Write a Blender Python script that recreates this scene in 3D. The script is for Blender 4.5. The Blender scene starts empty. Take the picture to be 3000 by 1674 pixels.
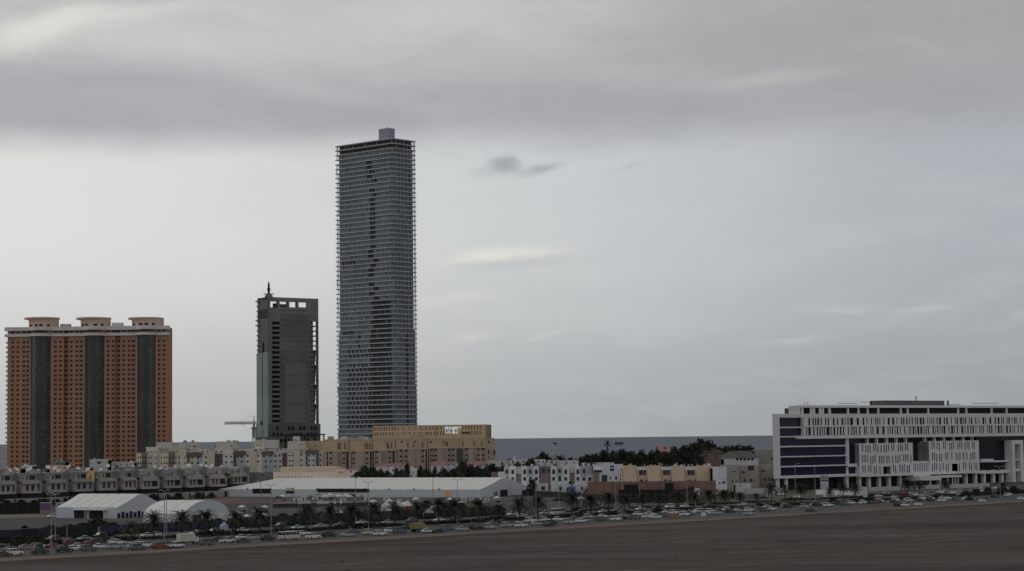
import bpy, math, random
from mathutils import Vector, Matrix
rnd = random.Random(11)
S = bpy.context.scene
COL = S.collection
D = bpy.data
# ---------------------------------------------------------------- camera
CAMH, FOC = 32.0, 6000.0            # camera height (m), focal length in photo pixels (3000 px wide)
PITCH, ROLL = math.atan(446 / FOC), -0.0117
CM = Matrix.Rotation(math.pi / 2 + PITCH, 3, 'X') @ Matrix.Rotation(ROLL, 3, 'Z')
CP = Vector((0, 0, CAMH))
def ray(px, py):
    return CM @ Vector(((px - 1500) / FOC, -(py - 837) / FOC, -1))
def ground(px, py, z=0.0):
    d = ray(px, py)
    return CP + d * ((z - CAMH) / d.z)
def hor(px):
    return 1283 - 0.0117 * (px - 1500)
def atY(px, Y, z=0.0):
    py = hor(px) + (CAMH - z) * FOC / Y
    d = ray(px, py)
    p = CP + d * (Y / d.y)
    return Vector((p.x, Y, z))
cam = D.cameras.new('camera')
co = D.objects.new('camera', cam)
COL.objects.link(co)
co.location = CP
co.rotation_euler = CM.to_euler()
cam.sensor_width = 36
cam.lens = 36 * FOC / 3000
cam.clip_start = 1
cam.clip_end = 250000
S.camera = co
# ---------------------------------------------------------------- materials
def lin(c):
    c /= 255
    return c / 12.92 if c <= .04045 else ((c + .055) / 1.055) ** 2.4
def A(r, g, b, k=.21):                       # photo colour -> albedo under this sky (walls k=.21, flat ground k=.42)
    v = [lin(q) / k for q in (r, g, b)]; y = .3 * v[0] + .6 * v[1] + .1 * v[2]
    v = [(q + (y - q) * .28) * (.9 if k == .21 else 1) for q in v]; m = max(v + [.76])
    return tuple(q * .76 / m for q in v)
MATS = {}
def mat(name, col, rough=.85, var=.16, sc=.25, spec=.25, stretch=None, fine=.08, metal=0, rot=0, tint=None):
    if name in MATS: return MATS[name]
    m = D.materials.new(name)
    m.use_nodes = True
    nt = m.node_tree
    b = nt.nodes['Principled BSDF']
    b.inputs['Roughness'].default_value = rough
    b.inputs['Specular IOR Level'].default_value = spec
    b.inputs['Metallic'].default_value = metal
    tc = nt.nodes.new('ShaderNodeTexCoord')
    mp = nt.nodes.new('ShaderNodeMapping')
    mp.inputs['Scale'].default_value = stretch or (1, 1, .45)
    mp.inputs['Rotation'].default_value = (0, 0, rot)
    nt.links.new(tc.outputs['Object'], mp.inputs['Vector'])
    n1 = nt.nodes.new('ShaderNodeTexNoise')
    n1.inputs['Scale'].default_value = sc
    n1.inputs['Detail'].default_value = 5
    nt.links.new(mp.outputs['Vector'], n1.inputs['Vector'])
    n2 = nt.nodes.new('ShaderNodeTexNoise')
    n2.inputs['Scale'].default_value = sc * 9
    n2.inputs['Detail'].default_value = 3
    nt.links.new(mp.outputs['Vector'], n2.inputs['Vector'])
    def mr(src, lo, hi):
        q = nt.nodes.new('ShaderNodeMapRange')
        q.inputs['From Min'].default_value = .25
        q.inputs['From Max'].default_value = .75
        q.inputs['To Min'].default_value = lo
        q.inputs['To Max'].default_value = hi
        nt.links.new(src, q.inputs['Value'])
        return q.outputs['Result']
    a = mr(n1.outputs['Fac'], 1 - var, 1 + var)
    c = mr(n2.outputs['Fac'], 1 - fine, 1 + fine)
    mu = nt.nodes.new('ShaderNodeMath'); mu.operation = 'MULTIPLY'
    nt.links.new(a, mu.inputs[0]); nt.links.new(c, mu.inputs[1])
    base = nt.nodes.new('ShaderNodeRGB'); base.outputs[0].default_value = (*col, 1)
    src = base.outputs[0]
    if tint:
        mx0 = nt.nodes.new('ShaderNodeMix'); mx0.data_type = 'RGBA'
        mx0.inputs['A'].default_value = (*col, 1); mx0.inputs['B'].default_value = (*tint, 1)
        n3 = nt.nodes.new('ShaderNodeTexNoise'); n3.inputs['Scale'].default_value = sc * 2.3; n3.inputs['Detail'].default_value = 6
        nt.links.new(mp.outputs['Vector'], n3.inputs['Vector'])
        nt.links.new(mr(n3.outputs['Fac'], 0, 1), mx0.inputs['Factor'])
        src = mx0.outputs['Result']
    vm = nt.nodes.new('ShaderNodeVectorMath'); vm.operation = 'SCALE'
    nt.links.new(src, vm.inputs[0]); nt.links.new(mu.outputs[0], vm.inputs['Scale'])
    nt.links.new(vm.outputs['Vector'], b.inputs['Base Color'])
    MATS[name] = m
    return m
def glass_mat(name, col, cell=(1.5, 1.5, 3.3), var=.5, rough=.12, spec=.5):
    """dark reflective glazing whose panes differ a little in tone"""
    if name in MATS: return MATS[name]
    m = D.materials.new(name); m.use_nodes = True
    nt = m.node_tree; b = nt.nodes['Principled BSDF']
    b.inputs['Roughness'].default_value = rough
    b.inputs['Specular IOR Level'].default_value = spec
    tc = nt.nodes.new('ShaderNodeTexCoord')
    dv = nt.nodes.new('ShaderNodeVectorMath'); dv.operation = 'DIVIDE'; dv.inputs[1].default_value = cell
    fl = nt.nodes.new('ShaderNodeVectorMath'); fl.operation = 'FLOOR'
    wn = nt.nodes.new('ShaderNodeTexWhiteNoise'); wn.noise_dimensions = '3D'
    nt.links.new(tc.outputs['Object'], dv.inputs[0]); nt.links.new(dv.outputs[0], fl.inputs[0]); nt.links.new(fl.outputs[0], wn.inputs['Vector'])
    n1 = nt.nodes.new('ShaderNodeTexNoise'); n1.inputs['Scale'].default_value = .03
    nt.links.new(tc.outputs['Object'], n1.inputs['Vector'])
    q = nt.nodes.new('ShaderNodeMapRange'); q.inputs['To Min'].default_value = 1 - var; q.inputs['To Max'].default_value = 1 + var
    nt.links.new(wn.outputs['Value'], q.inputs['Value'])
    q2 = nt.nodes.new('ShaderNodeMapRange'); q2.inputs['From Min'].default_value = .3; q2.inputs['From Max'].default_value = .7
    q2.inputs['To Min'].default_value = .7; q2.inputs['To Max'].default_value = 1.3
    nt.links.new(n1.outputs['Fac'], q2.inputs['Value'])
    mu = nt.nodes.new('ShaderNodeMath'); mu.operation = 'MULTIPLY'
    nt.links.new(q.outputs['Result'], mu.inputs[0]); nt.links.new(q2.outputs['Result'], mu.inputs[1])
    vm = nt.nodes.new('ShaderNodeVectorMath'); vm.operation = 'SCALE'; vm.inputs[0].default_value = col
    nt.links.new(mu.outputs[0], vm.inputs['Scale'])
    nt.links.new(vm.outputs['Vector'], b.inputs['Base Color'])
    MATS[name] = m
    return m
# ---------------------------------------------------------------- mesh building
class MB:
    def __init__(s): s.v, s.f, s.mi = [], [], []
    def poly(s, pts, m=0):
        i = len(s.v); s.v += [tuple(p) for p in pts]
        s.f.append(tuple(range(i, i + len(pts)))); s.mi.append(m)
    def hexa(s, b, t, m=0, tm=None):         # bottom ring and top ring, counter-clockwise from above
        n = len(b); i = len(s.v)
        s.v += [tuple(p) for p in b] + [tuple(p) for p in t]
        for k in range(n):
            j = (k + 1) % n
            s.f.append((i + k, i + j, i + n + j, i + n + k)); s.mi.append(m)
        s.f.append(tuple(range(i + n, i + 2 * n))); s.mi.append(m if tm is None else tm)
        s.f.append(tuple(reversed(range(i, i + n)))); s.mi.append(m)
    def box(s, x0, x1, y0, y1, z0, z1, m=0, tm=None):
        if x0 > x1: x0, x1 = x1, x0
        if y0 > y1: y0, y1 = y1, y0
        if z0 > z1: z0, z1 = z1, z0
        r = [(x0, y0), (x1, y0), (x1, y1), (x0, y1)]
        s.hexa([(x, y, z0) for x, y in r], [(x, y, z1) for x, y in r], m, tm)
    def prism(s, r, z0, z1, m=0, tm=None):
        s.hexa([(x, y, z0) for x, y in r], [(x, y, z1) for x, y in r], m, tm)
    def tube(s, p, q, r0, r1=None, n=6, m=0):
        p, q = Vector(p), Vector(q); r1 = r0 if r1 is None else r1
        d = (q - p).normalized()
        a = d.cross(Vector((0, 0, 1)) if abs(d.z) < .9 else Vector((1, 0, 0))).normalized(); b = d.cross(a)
        ring = lambda c, r: [c + (a * math.cos(2 * math.pi * k / n) + b * math.sin(2 * math.pi * k / n)) * r for k in range(n)]
        A_, B_ = ring(p, r0), ring(q, r1)
        A_.reverse(); B_.reverse()
        s.hexa(A_, B_, m)
    def build(s, name, mats, parent=None, loc=None, smooth=False):
        me = D.meshes.new(name)
        me.from_pydata(s.v, [], s.f)
        if not isinstance(mats, (list, tuple)): mats = [mats]
        for m in mats: me.materials.append(m)
        if len(mats) > 1: me.polygons.foreach_set('material_index', s.mi)
        if smooth: me.polygons.foreach_set('use_smooth', [True] * len(s.f))
        me.update()
        o = D.objects.new(name, me); COL.objects.link(o)
        if parent is not None: o.parent = parent
        if loc is not None: o.location = loc
        return o
def tag(o, label=None, cat=None, group=None, kind=None):
    if label: o['label'] = label
    if cat: o['category'] = cat
    if group: o['group'] = group
    if kind: o['kind'] = kind
    return o
def thing(name, label, cat, loc=(0, 0, 0), rz=0.0, group=None):
    o = D.objects.new(name, None); COL.objects.link(o)
    o.empty_display_size = .5
    o.location = loc; o.rotation_euler = (0, 0, rz)
    return tag(o, label, cat, group)
def dup(root, loc, rz, label, group=None, swap=None, sc=1.0):
    r = root.copy(); COL.objects.link(r); r.location = loc; r.rotation_euler = (0, 0, rz); r.scale = (sc, sc, sc) if not isinstance(sc, tuple) else sc
    r['label'] = label
    if group: r['group'] = group
    def rec(src, par):
        for ch in src.children:
            c = ch.copy(); COL.objects.link(c); c.parent = par
            if swap:
                for sl in c.material_slots:
                    if sl.material in swap:
                        nm = swap[sl.material]; sl.link = 'OBJECT'; sl.material = nm
            rec(ch, c)
    rec(root, r)
    return r
ORD = ['zeroth', 'first', 'second', 'third', 'fourth', 'fifth', 'sixth', 'seventh', 'eighth', 'ninth', 'tenth', 'eleventh', 'twelfth',
       'thirteenth', 'fourteenth', 'fifteenth', 'sixteenth', 'seventeenth', 'eighteenth', 'nineteenth', 'twentieth']
def ordn(k):
    if k <= 20: return ORD[k]
    t = {2: 'twenty', 3: 'thirty', 4: 'forty', 5: 'fifty'}[k // 10]
    return t + '-' + ORD[k % 10] if k % 10 else {2: 'twentieth', 3: 'thirtieth', 4: 'fortieth', 5: 'fiftieth'}[k // 10]
UNIT = {}
def unit_box(name, m):
    key = (name, m.name)
    if key not in UNIT:
        mb = MB(); mb.box(-.5, .5, -.5, .5, -.5, .5)
        me = D.meshes.new(name); me.from_pydata(mb.v, [], mb.f); me.materials.append(m); me.update()
        UNIT[key] = me
    return UNIT[key]
def block(name, m, parent, x0, x1, y0, y1, z0, z1):
    o = D.objects.new(name, unit_box(name, m)); COL.objects.link(o); o.parent = parent
    o.location = ((x0 + x1) / 2, (y0 + y1) / 2, (z0 + z1) / 2)
    o.scale = (abs(x1 - x0), abs(y1 - y0), abs(z1 - z0))
    return o
def wall(mb, x0, x1, z0, z1, holes, y, dep, m=0, mr=None):
    """front wall at local y with real openings (x0,x1,z0,z1) and reveals of depth dep"""
    mr = m if mr is None else mr
    H = []
    for a, b, c, d in holes:
        a, b, c, d = max(a, x0), min(b, x1), max(c, z0), min(d, z1)
        if b - a > .05 and d - c > .05: H.append((a, b, c, d))
    xs = sorted(set([x0, x1] + [h[0] for h in H] + [h[1] for h in H]))
    for a, b in zip(xs, xs[1:]):
        if b - a < 1e-4: continue
        iv = sorted((h[2], h[3]) for h in H if h[0] <= a + 1e-5 and h[1] >= b - 1e-5)
        z = z0
        for c, d in iv + [(z1, z1)]:
            if c > z + 1e-4: mb.poly([(a, y, z), (b, y, z), (b, y, c), (a, y, c)], m)
            z = max(z, d)
    for a, b, c, d in H:
        y2 = y + dep
        mb.poly([(a, y, c), (a, y, d), (a, y2, d), (a, y2, c)], mr)
        mb.poly([(b, y, c), (b, y2, c), (b, y2, d), (b, y, d)], mr)
        mb.poly([(a, y, c), (a, y2, c), (b, y2, c), (b, y, c)], mr)
        mb.poly([(a, y, d), (b, y, d), (b, y2, d), (a, y2, d)], mr)
    return H
def panes(parent, holes, y, m, name='window', cap=100):
    """a window panel behind each opening: up to `cap` single parts, the rest as one part"""
    hs = sorted(holes, key=lambda h: -(h[1] - h[0]) * (h[3] - h[2]))
    for a, b, c, d in hs[:cap]:
        block(name, rnd.choice(m) if isinstance(m, list) else m, parent, a - .06, b + .06, y, y + .12, c - .06, d + .06)
    if len(hs) > cap:
        mb = MB()
        for a, b, c, d in hs[cap:]: mb.box(a - .06, b + .06, y, y + .12, c - .06, d + .06)
        tag(mb.build(name, m[0] if isinstance(m, list) else m, parent), kind='stuff')
class Bld:
    """a building whose front plane runs from photo column pl (at distance Yl) to pr (Yr)"""
    def __init__(s, name, label, cat, pl, Yl, pr, Yr, group=None):
        a, b = atY(pl, Yl), atY(pr, Yr)
        s.L = (b - a).length
        u = (b - a).normalized()
        s.rz = math.atan2(u.y, u.x)
        s.root = thing(name, label, cat, a, s.rz, group)
        s.R = Matrix.Rotation(-s.rz, 3, 'Z'); s.a = a
        s.o = s.R @ (CP - a)
    def uv(s, px, py, d=0.0):
        r = s.R @ ray(px, py); t = (d - s.o.y) / r.y
        p = s.o + r * t
        return p.x, p.z
    def ux(s, px, py, xc=0.0):
        r = s.R @ ray(px, py); t = (xc - s.o.x) / r.x
        p = s.o + r * t
        return p.y, p.z
    def rc(s, x0, y0, x1, y1, d=0.0):
        ym, xm = (y0 + y1) / 2, (x0 + x1) / 2
        return (s.uv(x0, ym, d)[0], s.uv(x1, ym, d)[0], s.uv(xm, y1, d)[1], s.uv(xm, y0, d)[1])
# ---------------------------------------------------------------- sky, sun
SUN_EL, SUN_AZ = math.radians(38), math.radians(-62)      # azimuth from +Y, negative = left
w = D.worlds.new('World'); S.world = w; w.use_nodes = True
nt = w.node_tree; nt.nodes.clear()
def N(t, **k):
    n = nt.nodes.new(t)
    for a, b in k.items(): setattr(n, a, b)
    return n
def Mth(op, a, b=None, c=None, clamp=False):
    n = N('ShaderNodeMath', operation=op); n.use_clamp = clamp
    for i, v in enumerate((a, b, c)):
        if v is None: continue
        if isinstance(v, (int, float)): n.inputs[i].default_value = v
        else: nt.links.new(v, n.inputs[i])
    return n.outputs[0]
def SS(v, lo, hi):
    n = N('ShaderNodeMapRange', interpolation_type='SMOOTHSTEP')
    n.inputs['From Min'].default_value = lo; n.inputs['From Max'].default_value = hi
    nt.links.new(v, n.inputs['Value'])
    return n.outputs['Result']
def MIX(f, a, b):
    n = N('ShaderNodeMix', data_type='RGBA')
    for key, v in (('Factor', f), ('A', a), ('B', b)):
        if isinstance(v, tuple): n.inputs[key].default_value = (*v, 1)
        elif isinstance(v, (int, float)): n.inputs[key].default_value = v
        else: nt.links.new(v, n.inputs[key])
    return n.outputs['Result']
def C(r, g, b): return (lin(r), lin(g), lin(b))
tc = N('ShaderNodeTexCoord')
sep = N('ShaderNodeSeparateXYZ'); nt.links.new(tc.outputs['Generated'], sep.inputs[0])
X, Y, Z = sep.outputs
az = Mth('ARCTAN2', X, Y)
hyp = Mth('SQRT', Mth('ADD', Mth('MULTIPLY', X, X), Mth('MULTIPLY', Y, Y)))
el = Mth('ARCTAN2', Z, hyp)
U = Mth('MULTIPLY', az, 6.0)          # about -1.5 .. 1.5 across the photographed part of the sky
V = Mth('MULTIPLY', el, 6.0)          # 0 at the horizon, about 1.28 at the top of the photograph
cmb = N('ShaderNodeCombineXYZ'); nt.links.new(U, cmb.inputs[0]); nt.links.new(V, cmb.inputs[1])
def noise(su, sv, seed, det=5, rough=.55, off=(0, 0), dist=0.0):
    mp = N('ShaderNodeMapping'); mp.inputs['Scale'].default_value = (su, sv, 1); mp.inputs['Location'].default_value = (seed, seed * .7, seed * 1.3)
    nt.links.new(cmb.outputs[0], mp.inputs['Vector'])
    n = N('ShaderNodeTexNoise'); n.inputs['Scale'].default_value = 1; n.inputs['Detail'].default_value = det; n.inputs['Roughness'].default_value = rough
    n.inputs['Distortion'].default_value = dist
    nt.links.new(mp.outputs[0], n.inputs['Vector'])
    return n.outputs['Fac']
def gauss(u0, v0, su, sv, wob=0.0, rotn=0.0):
    du = Mth('SUBTRACT', U, u0); dv = Mth('SUBTRACT', V, v0)
    if rotn: dv = Mth('SUBTRACT', dv, Mth('MULTIPLY', du, rotn))
    if wob: 
        dv = Mth('ADD', dv, Mth('MULTIPLY', Mth('SUBTRACT', NW, .5), wob)); du = Mth('ADD', du, Mth('MULTIPLY', Mth('SUBTRACT', NW2, .5), wob * 2))
    q = Mth('ADD', Mth('POWER', Mth('ABSOLUTE', Mth('DIVIDE', du, su)), 2.0), Mth('POWER', Mth('ABSOLUTE', Mth('DIVIDE', dv, sv)), 2.0))
    return Mth('POWER', 2.718, Mth('MULTIPLY', q, -1.0))
NW = noise(3.2, 8, 4.3, 6)
NW2 = noise(4.1, 7, 9.1, 6)
NB = noise(.9, 2.6, 1.7, 6, .6, dist=.5)
NM = noise(1.9, 5.5, 15.2, 6, .62, dist=.6)         # large cloud masses
NS = noise(2.2, 9, 7.7, 6, .6)                   # streaks
# clear-ish lower sky: warm and bright on the left, bluish grey on the right, dimmer at the horizon
low = MIX(SS(U, -1.5, .55), C(223, 223, 221), C(199, 203, 205))
low = MIX(SS(U, .05, 1.45), low, C(173, 178, 184))
hz = MIX(SS(U, -1.3, 1.5), C(182, 185, 186), C(156, 160, 165))
low = MIX(SS(V, -.05, .62), hz, low)
low = MIX(Mth('MULTIPLY', SS(NS, .42, .72), .12), low, C(222, 221, 217))
low = MIX(Mth('MULTIPLY', SS(NB, .5, .75), .12), low, C(186, 192, 196))
# small clouds
for u0, v0, su, sv, k, col, wob, rot in ((-.025, .788, .05, .02, .8, C(162, 165, 169), .13, .15), (-.01, .806, .03, .016, .7, C(160, 163, 167), .06, .2), (.09, .79, .06, .013, .8, C(163, 166, 169), .06, .3),
        (.33, .785, .05, .009, .4, C(178, 181, 183), .06, .2), (-.06, .54, .13, .026, .95, C(226, 224, 216), .08, .14), (.07, .548, .08, .014, .7, C(222, 220, 213), .06, .05), (-.02, .51, .16, .014, .65, C(186, 190, 192), .04, .05),
        (.83, .27, .1, .011, .45, C(196, 199, 200), .09, .04), (.95, .36, .1, .011, .4, C(196, 199, 200), .1, .06), (1.2, .355, .05, .01, .45, C(196, 199, 201), .09, .08),
        (-.17, .41, .14, .018, .5, C(214, 214, 210), .06, .1), (-.12, .29, .07, .013, .55, C(208, 209, 206), .06, .15), (.1, .3, .05, .01, .5, C(204, 206, 205), .05, .3), (1.48, .34, .05, .012, .5, C(196, 198, 199), .05, .1)):
    g = gauss(u0, v0, su, sv, wob, rot)
    low = MIX(Mth('MULTIPLY', g, k, clamp=True), low, col)
# the cloud deck above, its soft lower edge
edge = Mth('SUBTRACT', Mth('ADD', V, Mth('MULTIPLY', Mth('SUBTRACT', NW, .5), .07)), Mth('ADD', .853, Mth('MULTIPLY', U, .008)))
deckm = SS(edge, -.055, .085)
deck = MIX(SS(U, -1.2, 1.3), C(171, 172, 176), C(164, 165, 168))
deck = MIX(Mth('MULTIPLY', SS(NS, .35, .75), .4), deck, C(190, 190, 192))
deck = MIX(Mth('MULTIPLY', SS(NM, .45, .75), .35), deck, C(150, 152, 156))
upm = SS(Mth('ADD', Mth('ADD', V, Mth('MULTIPLY', U, .055)), Mth('MULTIPLY', Mth('SUBTRACT', NB, .5), .28)), 1.0, 1.17)   # lighter, broken upper layer
upc = MIX(SS(U, -.6, 1.1), C(203, 202, 200), C(166, 167, 168))
upc = MIX(Mth('MULTIPLY', SS(NB, .38, .66), .55), upc, MIX(SS(U, -.6, 1.0), C(182, 182, 184), C(158, 159, 161)))
upc = MIX(Mth('MULTIPLY', SS(NS, .5, .75), .35), upc, MIX(SS(U, -.6, 1.0), C(216, 214, 209), C(178, 178, 178)))
upc = MIX(Mth('MULTIPLY', SS(NM, .5, .78), .55), upc, MIX(SS(U, -.7, .9), C(224, 222, 217), C(182, 182, 182)))
upc = MIX(Mth('MULTIPLY', SS(NM, .5, .25), .45), upc, MIX(SS(U, -.7, .9), C(176, 177, 180), C(154, 155, 157)))
deck = MIX(upm, deck, upc)
for u0, v0, su, sv, k, col, wob, rot in ((-1.37, 1.185, .17, .05, .95, C(228, 225, 217), .12, .25), (-1.15, 1.225, .3, .035, .6, C(220, 217, 211), .12, .15), (-.98, 1.14, .4, .05, .5, C(211, 209, 205), .12, -.1),
        (-1.1, 1.275, .5, .02, .45, C(180, 180, 181), .08, .05), (-.25, 1.235, .24, .05, .55, C(207, 206, 203), .12, .1), (-.62, 1.03, .22, .03, .45, C(196, 195, 194), .1, -.15),
        (.73, 1.032, .22, .022, .6, C(189, 188, 186), .07, .08), (.2, 1.06, .35, .025, .4, C(184, 184, 183), .07, 0), (.55, .95, .7, .045, .5, C(164, 166, 169), .06, 0), (-1.2, .97, .6, .07, .45, C(168, 169, 174), .08, -.03)):
    g = gauss(u0, v0, su, sv, wob, rot)
    deck = MIX(Mth('MULTIPLY', g, k, clamp=True), deck, col)
# overhead and behind the viewer: even grey overcast, a brighter part round the hidden sun
over = MIX(SS(noise(.5, .8, 3.1, 3), .35, .65), C(126, 129, 134), C(152, 153, 154))
deck = MIX(SS(V, 1.4, 2.2), deck, over)
sky = MIX(deckm, low, deck)
back = SS(Mth('ABSOLUTE', az), 1.1, 2.4)
sky = MIX(Mth('MULTIPLY', back, .85), sky, C(170, 174, 180))
gl = gauss(SUN_AZ * 6, SUN_EL * 6, 2.0, 1.8)
sky = MIX(Mth('MULTIPLY', gl, .85, clamp=True), sky, (.8, .76, .69))
nis = N('ShaderNodeTexSky', sky_type='NISHITA'); nis.sun_disc = False; nis.sun_elevation = SUN_EL; nis.sun_rotation = SUN_AZ
nis.dust_density = 3
sc10 = N('ShaderNodeVectorMath', operation='SCALE'); nt.links.new(sky, sc10.inputs[0]); sc10.inputs['Scale'].default_value = 10
cl = MIX(.96, nis.outputs[0], sc10.outputs[0])
bg = N('ShaderNodeBackground'); nt.links.new(cl, bg.inputs['Color']); bg.inputs['Strength'].default_value = .1
out = N('ShaderNodeOutputWorld'); nt.links.new(bg.outputs[0], out.inputs[0])
sl = D.lights.new('sun', 'SUN'); sl.energy = .5; sl.angle = math.radians(25); sl.color = (1, .95, .86)
so = D.objects.new('sun', sl); COL.objects.link(so)
sd = Vector((math.sin(SUN_AZ) * math.cos(SUN_EL), math.cos(SUN_AZ) * math.cos(SUN_EL), math.sin(SUN_EL)))
so.rotation_euler = sd.to_track_quat('Z', 'Y').to_euler(); so.location = (-200, 300, 400)
S.view_settings.view_transform = 'Standard'; S.view_settings.look = 'None'; S.view_settings.exposure = 0; S.view_settings.gamma = 1
w.cycles.sampling_method = 'MANUAL'; w.cycles.sample_map_resolution = 256
S.cycles.max_bounces = 6; S.cycles.diffuse_bounces = 3
# ---------------------------------------------------------------- ground, road, sea
RO = ground(0, 1646); RE = ground(3000, 1471)
RU = (RE - RO).normalized(); RN = Vector((-RU.y, RU.x, 0)); RA = math.atan2(RU.y, RU.x)
def rd(s, t, z=0.0):
    p = RO + RU * s + RN * t
    return Vector((p.x, p.y, z))
def rst(px, py):
    p = ground(px, py) - RO
    return p.dot(RU), p.dot(RN)
def sheet(name, pts, m, z):
    mb = MB(); mb.poly([(p.x, p.y, z) for p in pts])
    return tag(mb.build(name, m), kind='structure')
K = .62
lot = mat('dark_earth', A(52, 49.5, 46.5, K), .95, .34, .03, .1, (.16, 1, 1), .3, rot=-RA, tint=A(72, 63, 54, K))
mid = mat('dusty_ground', A(67, 63, 59, K), .95, .2, .02, .1, (.5, 1, 1), .15, rot=-RA, tint=A(80, 73, 66, K))
asph = mat('asphalt', A(60, 58, 57, K), .85, .12, .05, .3, (.15, 1, 1), .1, rot=-RA)
sand = mat('sandy_verge', A(104, 90, 76, K), .95, .14, .05, .1, (.2, 1, 1), .12, rot=-RA, tint=A(84, 68, 60, K))
kerbm = mat('kerb_concrete', A(96, 94, 90, K), .9, .1)
soil = mat('median_soil', A(66, 63, 55, K), .95, .2, .08, .1, (.3, 1, 1), .2, rot=-RA)
mb = MB(); 
mb.poly([(-5000, -800, 0), (5000, -800, 0), (5000, 2500, 0), (-5000, 2500, 0)])
tag(mb.build('ground', mid), kind='structure')
S0, S1 = -900, 2600
sheet('vacant_lot', [rd(S0, -900), rd(S1, -900), rd(S1, 0), rd(S0, 0)], lot, .03)
# wavy edged sandy verge
mb = MB(); n = 220
lo = [rd(S0 + (S1 - S0) * k / n, -1.2 + 2.2 * rnd.random()) for k in range(n + 1)]
hi = [rd(S0 + (S1 - S0) * k / n, 14) for k in range(n + 1)]
for k in range(n): mb.poly([(p.x, p.y, .06) for p in (lo[k], lo[k + 1], hi[k + 1], hi[k])])
tag(mb.build('sandy_verge', sand), kind='structure')
sheet('road_near', [rd(S0, 13), rd(S1, 13), rd(S1, 58), rd(S0, 58)], asph, .09)
sheet('road_far', [rd(S0, 77), rd(S1, 77), rd(S1, 101), rd(S0, 101)], asph, .09)
def roadbox(name, t0, t1, z0, z1, m, s0=S0, s1=S1, kind='structure'):
    mb = MB()
    q = [rd(s0, t0), rd(s1, t0), rd(s1, t1), rd(s0, t1)]
    mb.prism([(p.x, p.y) for p in q], z0, z1)
    return tag(mb.build(name, m), kind=kind)
roadbox('median_strip', 58.3, 76.7, 0, .22, soil)
roadbox('kerb', 58.0, 58.3, 0, .26, kerbm)
roadbox('kerb', 76.7, 77.0, 0, .26, kerbm)
roadbox('kerb', 101, 101.3, 0, .26, kerbm)
roadbox('pavement', 101.3, 104, 0, .2, kerbm)
lm = mat('road_paint', A(150, 150, 148, K), .8, .2)
mb = MB()
for t in (24, 31, 38, 45):
    for k in range(170):
        s = S0 + k * 20 + 4
        q = [rd(s, t), rd(s + 5, t), rd(s + 5, t + .18), rd(s, t + .18)]
        mb.poly([(p.x, p.y, .11) for p in q])
for t in (57.2, 77.6, 100.4):
    q = [rd(S0, t), rd(S1, t), rd(S1, t + .2), rd(S0, t + .2)]
    mb.poly([(p.x, p.y, .11) for p in q])
tag(mb.build('lane_markings', lm), kind='structure')
mb = MB(); n = 260
lo = [rd(S0 + (S1 - S0) * k / n, -9 - 5 * rnd.random()) for k in range(n + 1)]
hi = [rd(S0 + (S1 - S0) * k / n, -.6 - 1.6 * rnd.random()) for k in range(n + 1)]
for k in range(n): mb.poly([(p.x, p.y, .045) for p in (lo[k], lo[k + 1], hi[k + 1], hi[k])])
tag(mb.build('disturbed_earth', mat('red_dark_earth', A(56, 47, 43, K), .95, .3, .03, .1, (.2, 1, 1), .25, rot=-RA, tint=A(66, 52, 46, K))), kind='structure')
pale = mat('pale_lot_dust', A(80, 70, 60, K), .95, .35, .06, .1, (.2, 1, 1), .3, rot=-RA)
mb = MB(); pr = random.Random(3)
for _ in range(240):
    s_, t_ = pr.uniform(-150, 620), -(12 + 175 * pr.random() ** .8); l_, w_ = pr.uniform(3, 22), pr.uniform(.2, 1.6); sk = pr.uniform(-.25, .05)
    pts = [rd(s_ + l_ * math.cos(a) * pr.uniform(.8, 1.1), t_ + sk * l_ * math.cos(a) + w_ * math.sin(a) * pr.uniform(.6, 1.2)) for a in [2 * math.pi * k / 14 for k in range(14)]]
    mb.poly([(p.x, p.y, .04 + .0001 * _) for p in pts])
tag(mb.build('dust_patches', pale), kind='structure')
scr = mat('dry_scrub', (.075, .066, .05), .9, .4, .5)
mb = MB(); pr = random.Random(8)
for _ in range(260):
    q = rd(pr.uniform(-160, 640), -(4 + 190 * pr.random())); h_ = pr.uniform(.12, .55)
    for k in range(7):
        t_ = pr.uniform(0, 6.28); d_ = Vector((math.cos(t_), math.sin(t_), 0)) * h_ * pr.uniform(.3, 1.2); e_ = Vector((-math.sin(t_), math.cos(t_), 0)) * h_ * .3
        mb.poly([q - e_ + Vector((0, 0, .04)), q + e_ + Vector((0, 0, .04)), q + d_ + Vector((0, 0, h_ * pr.uniform(.5, 1.2)))])
tag(mb.build('dry_scrub', scr), kind='stuff')
# tyre streaks and bare patches in the fair ground, each a flat sheet
dirt = mat('red_dirt', A(92, 74, 66, K), .95, .25, .04, .1, None, .2)
dust = mat('pale_dust', A(98, 91, 82, K), .95, .2, .04, .1, None, .2)
dark = mat('dark_asphalt_yard', A(58, 57, 56, K), .9, .15, .05, .2, None, .15)
def patch(name, pxs, m, z):
    pts = []
    for i, (a, b) in enumerate(pxs):
        a2, b2 = pxs[(i + 1) % len(pxs)]
        for k in range(6):
            t = k / 6; q = ground(a + (a2 - a) * t, b + (b2 - b) * t)
            pts.append(q + Vector((rnd.uniform(-1, 1), rnd.uniform(-1, 1), 0)) * 1.2)
    return sheet(name, pts, m, z)
patch('dirt_track', [(470, 1471), (470, 1452), (640, 1455), (860, 1468), (860, 1478), (640, 1478)], dirt, .04)
patch('dirt_yard', [(560, 1488), (560, 1478), (900, 1470), (1120, 1478), (1100, 1492)], dark, .05)
patch('car_park', [(-60, 1548), (-60, 1522), (160, 1518), (330, 1528), (330, 1546), (150, 1556)], dark, .04)
patch('dirt_track', [(-60, 1519), (-60, 1508), (120, 1508), (160, 1516)], dust, .05)
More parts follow.
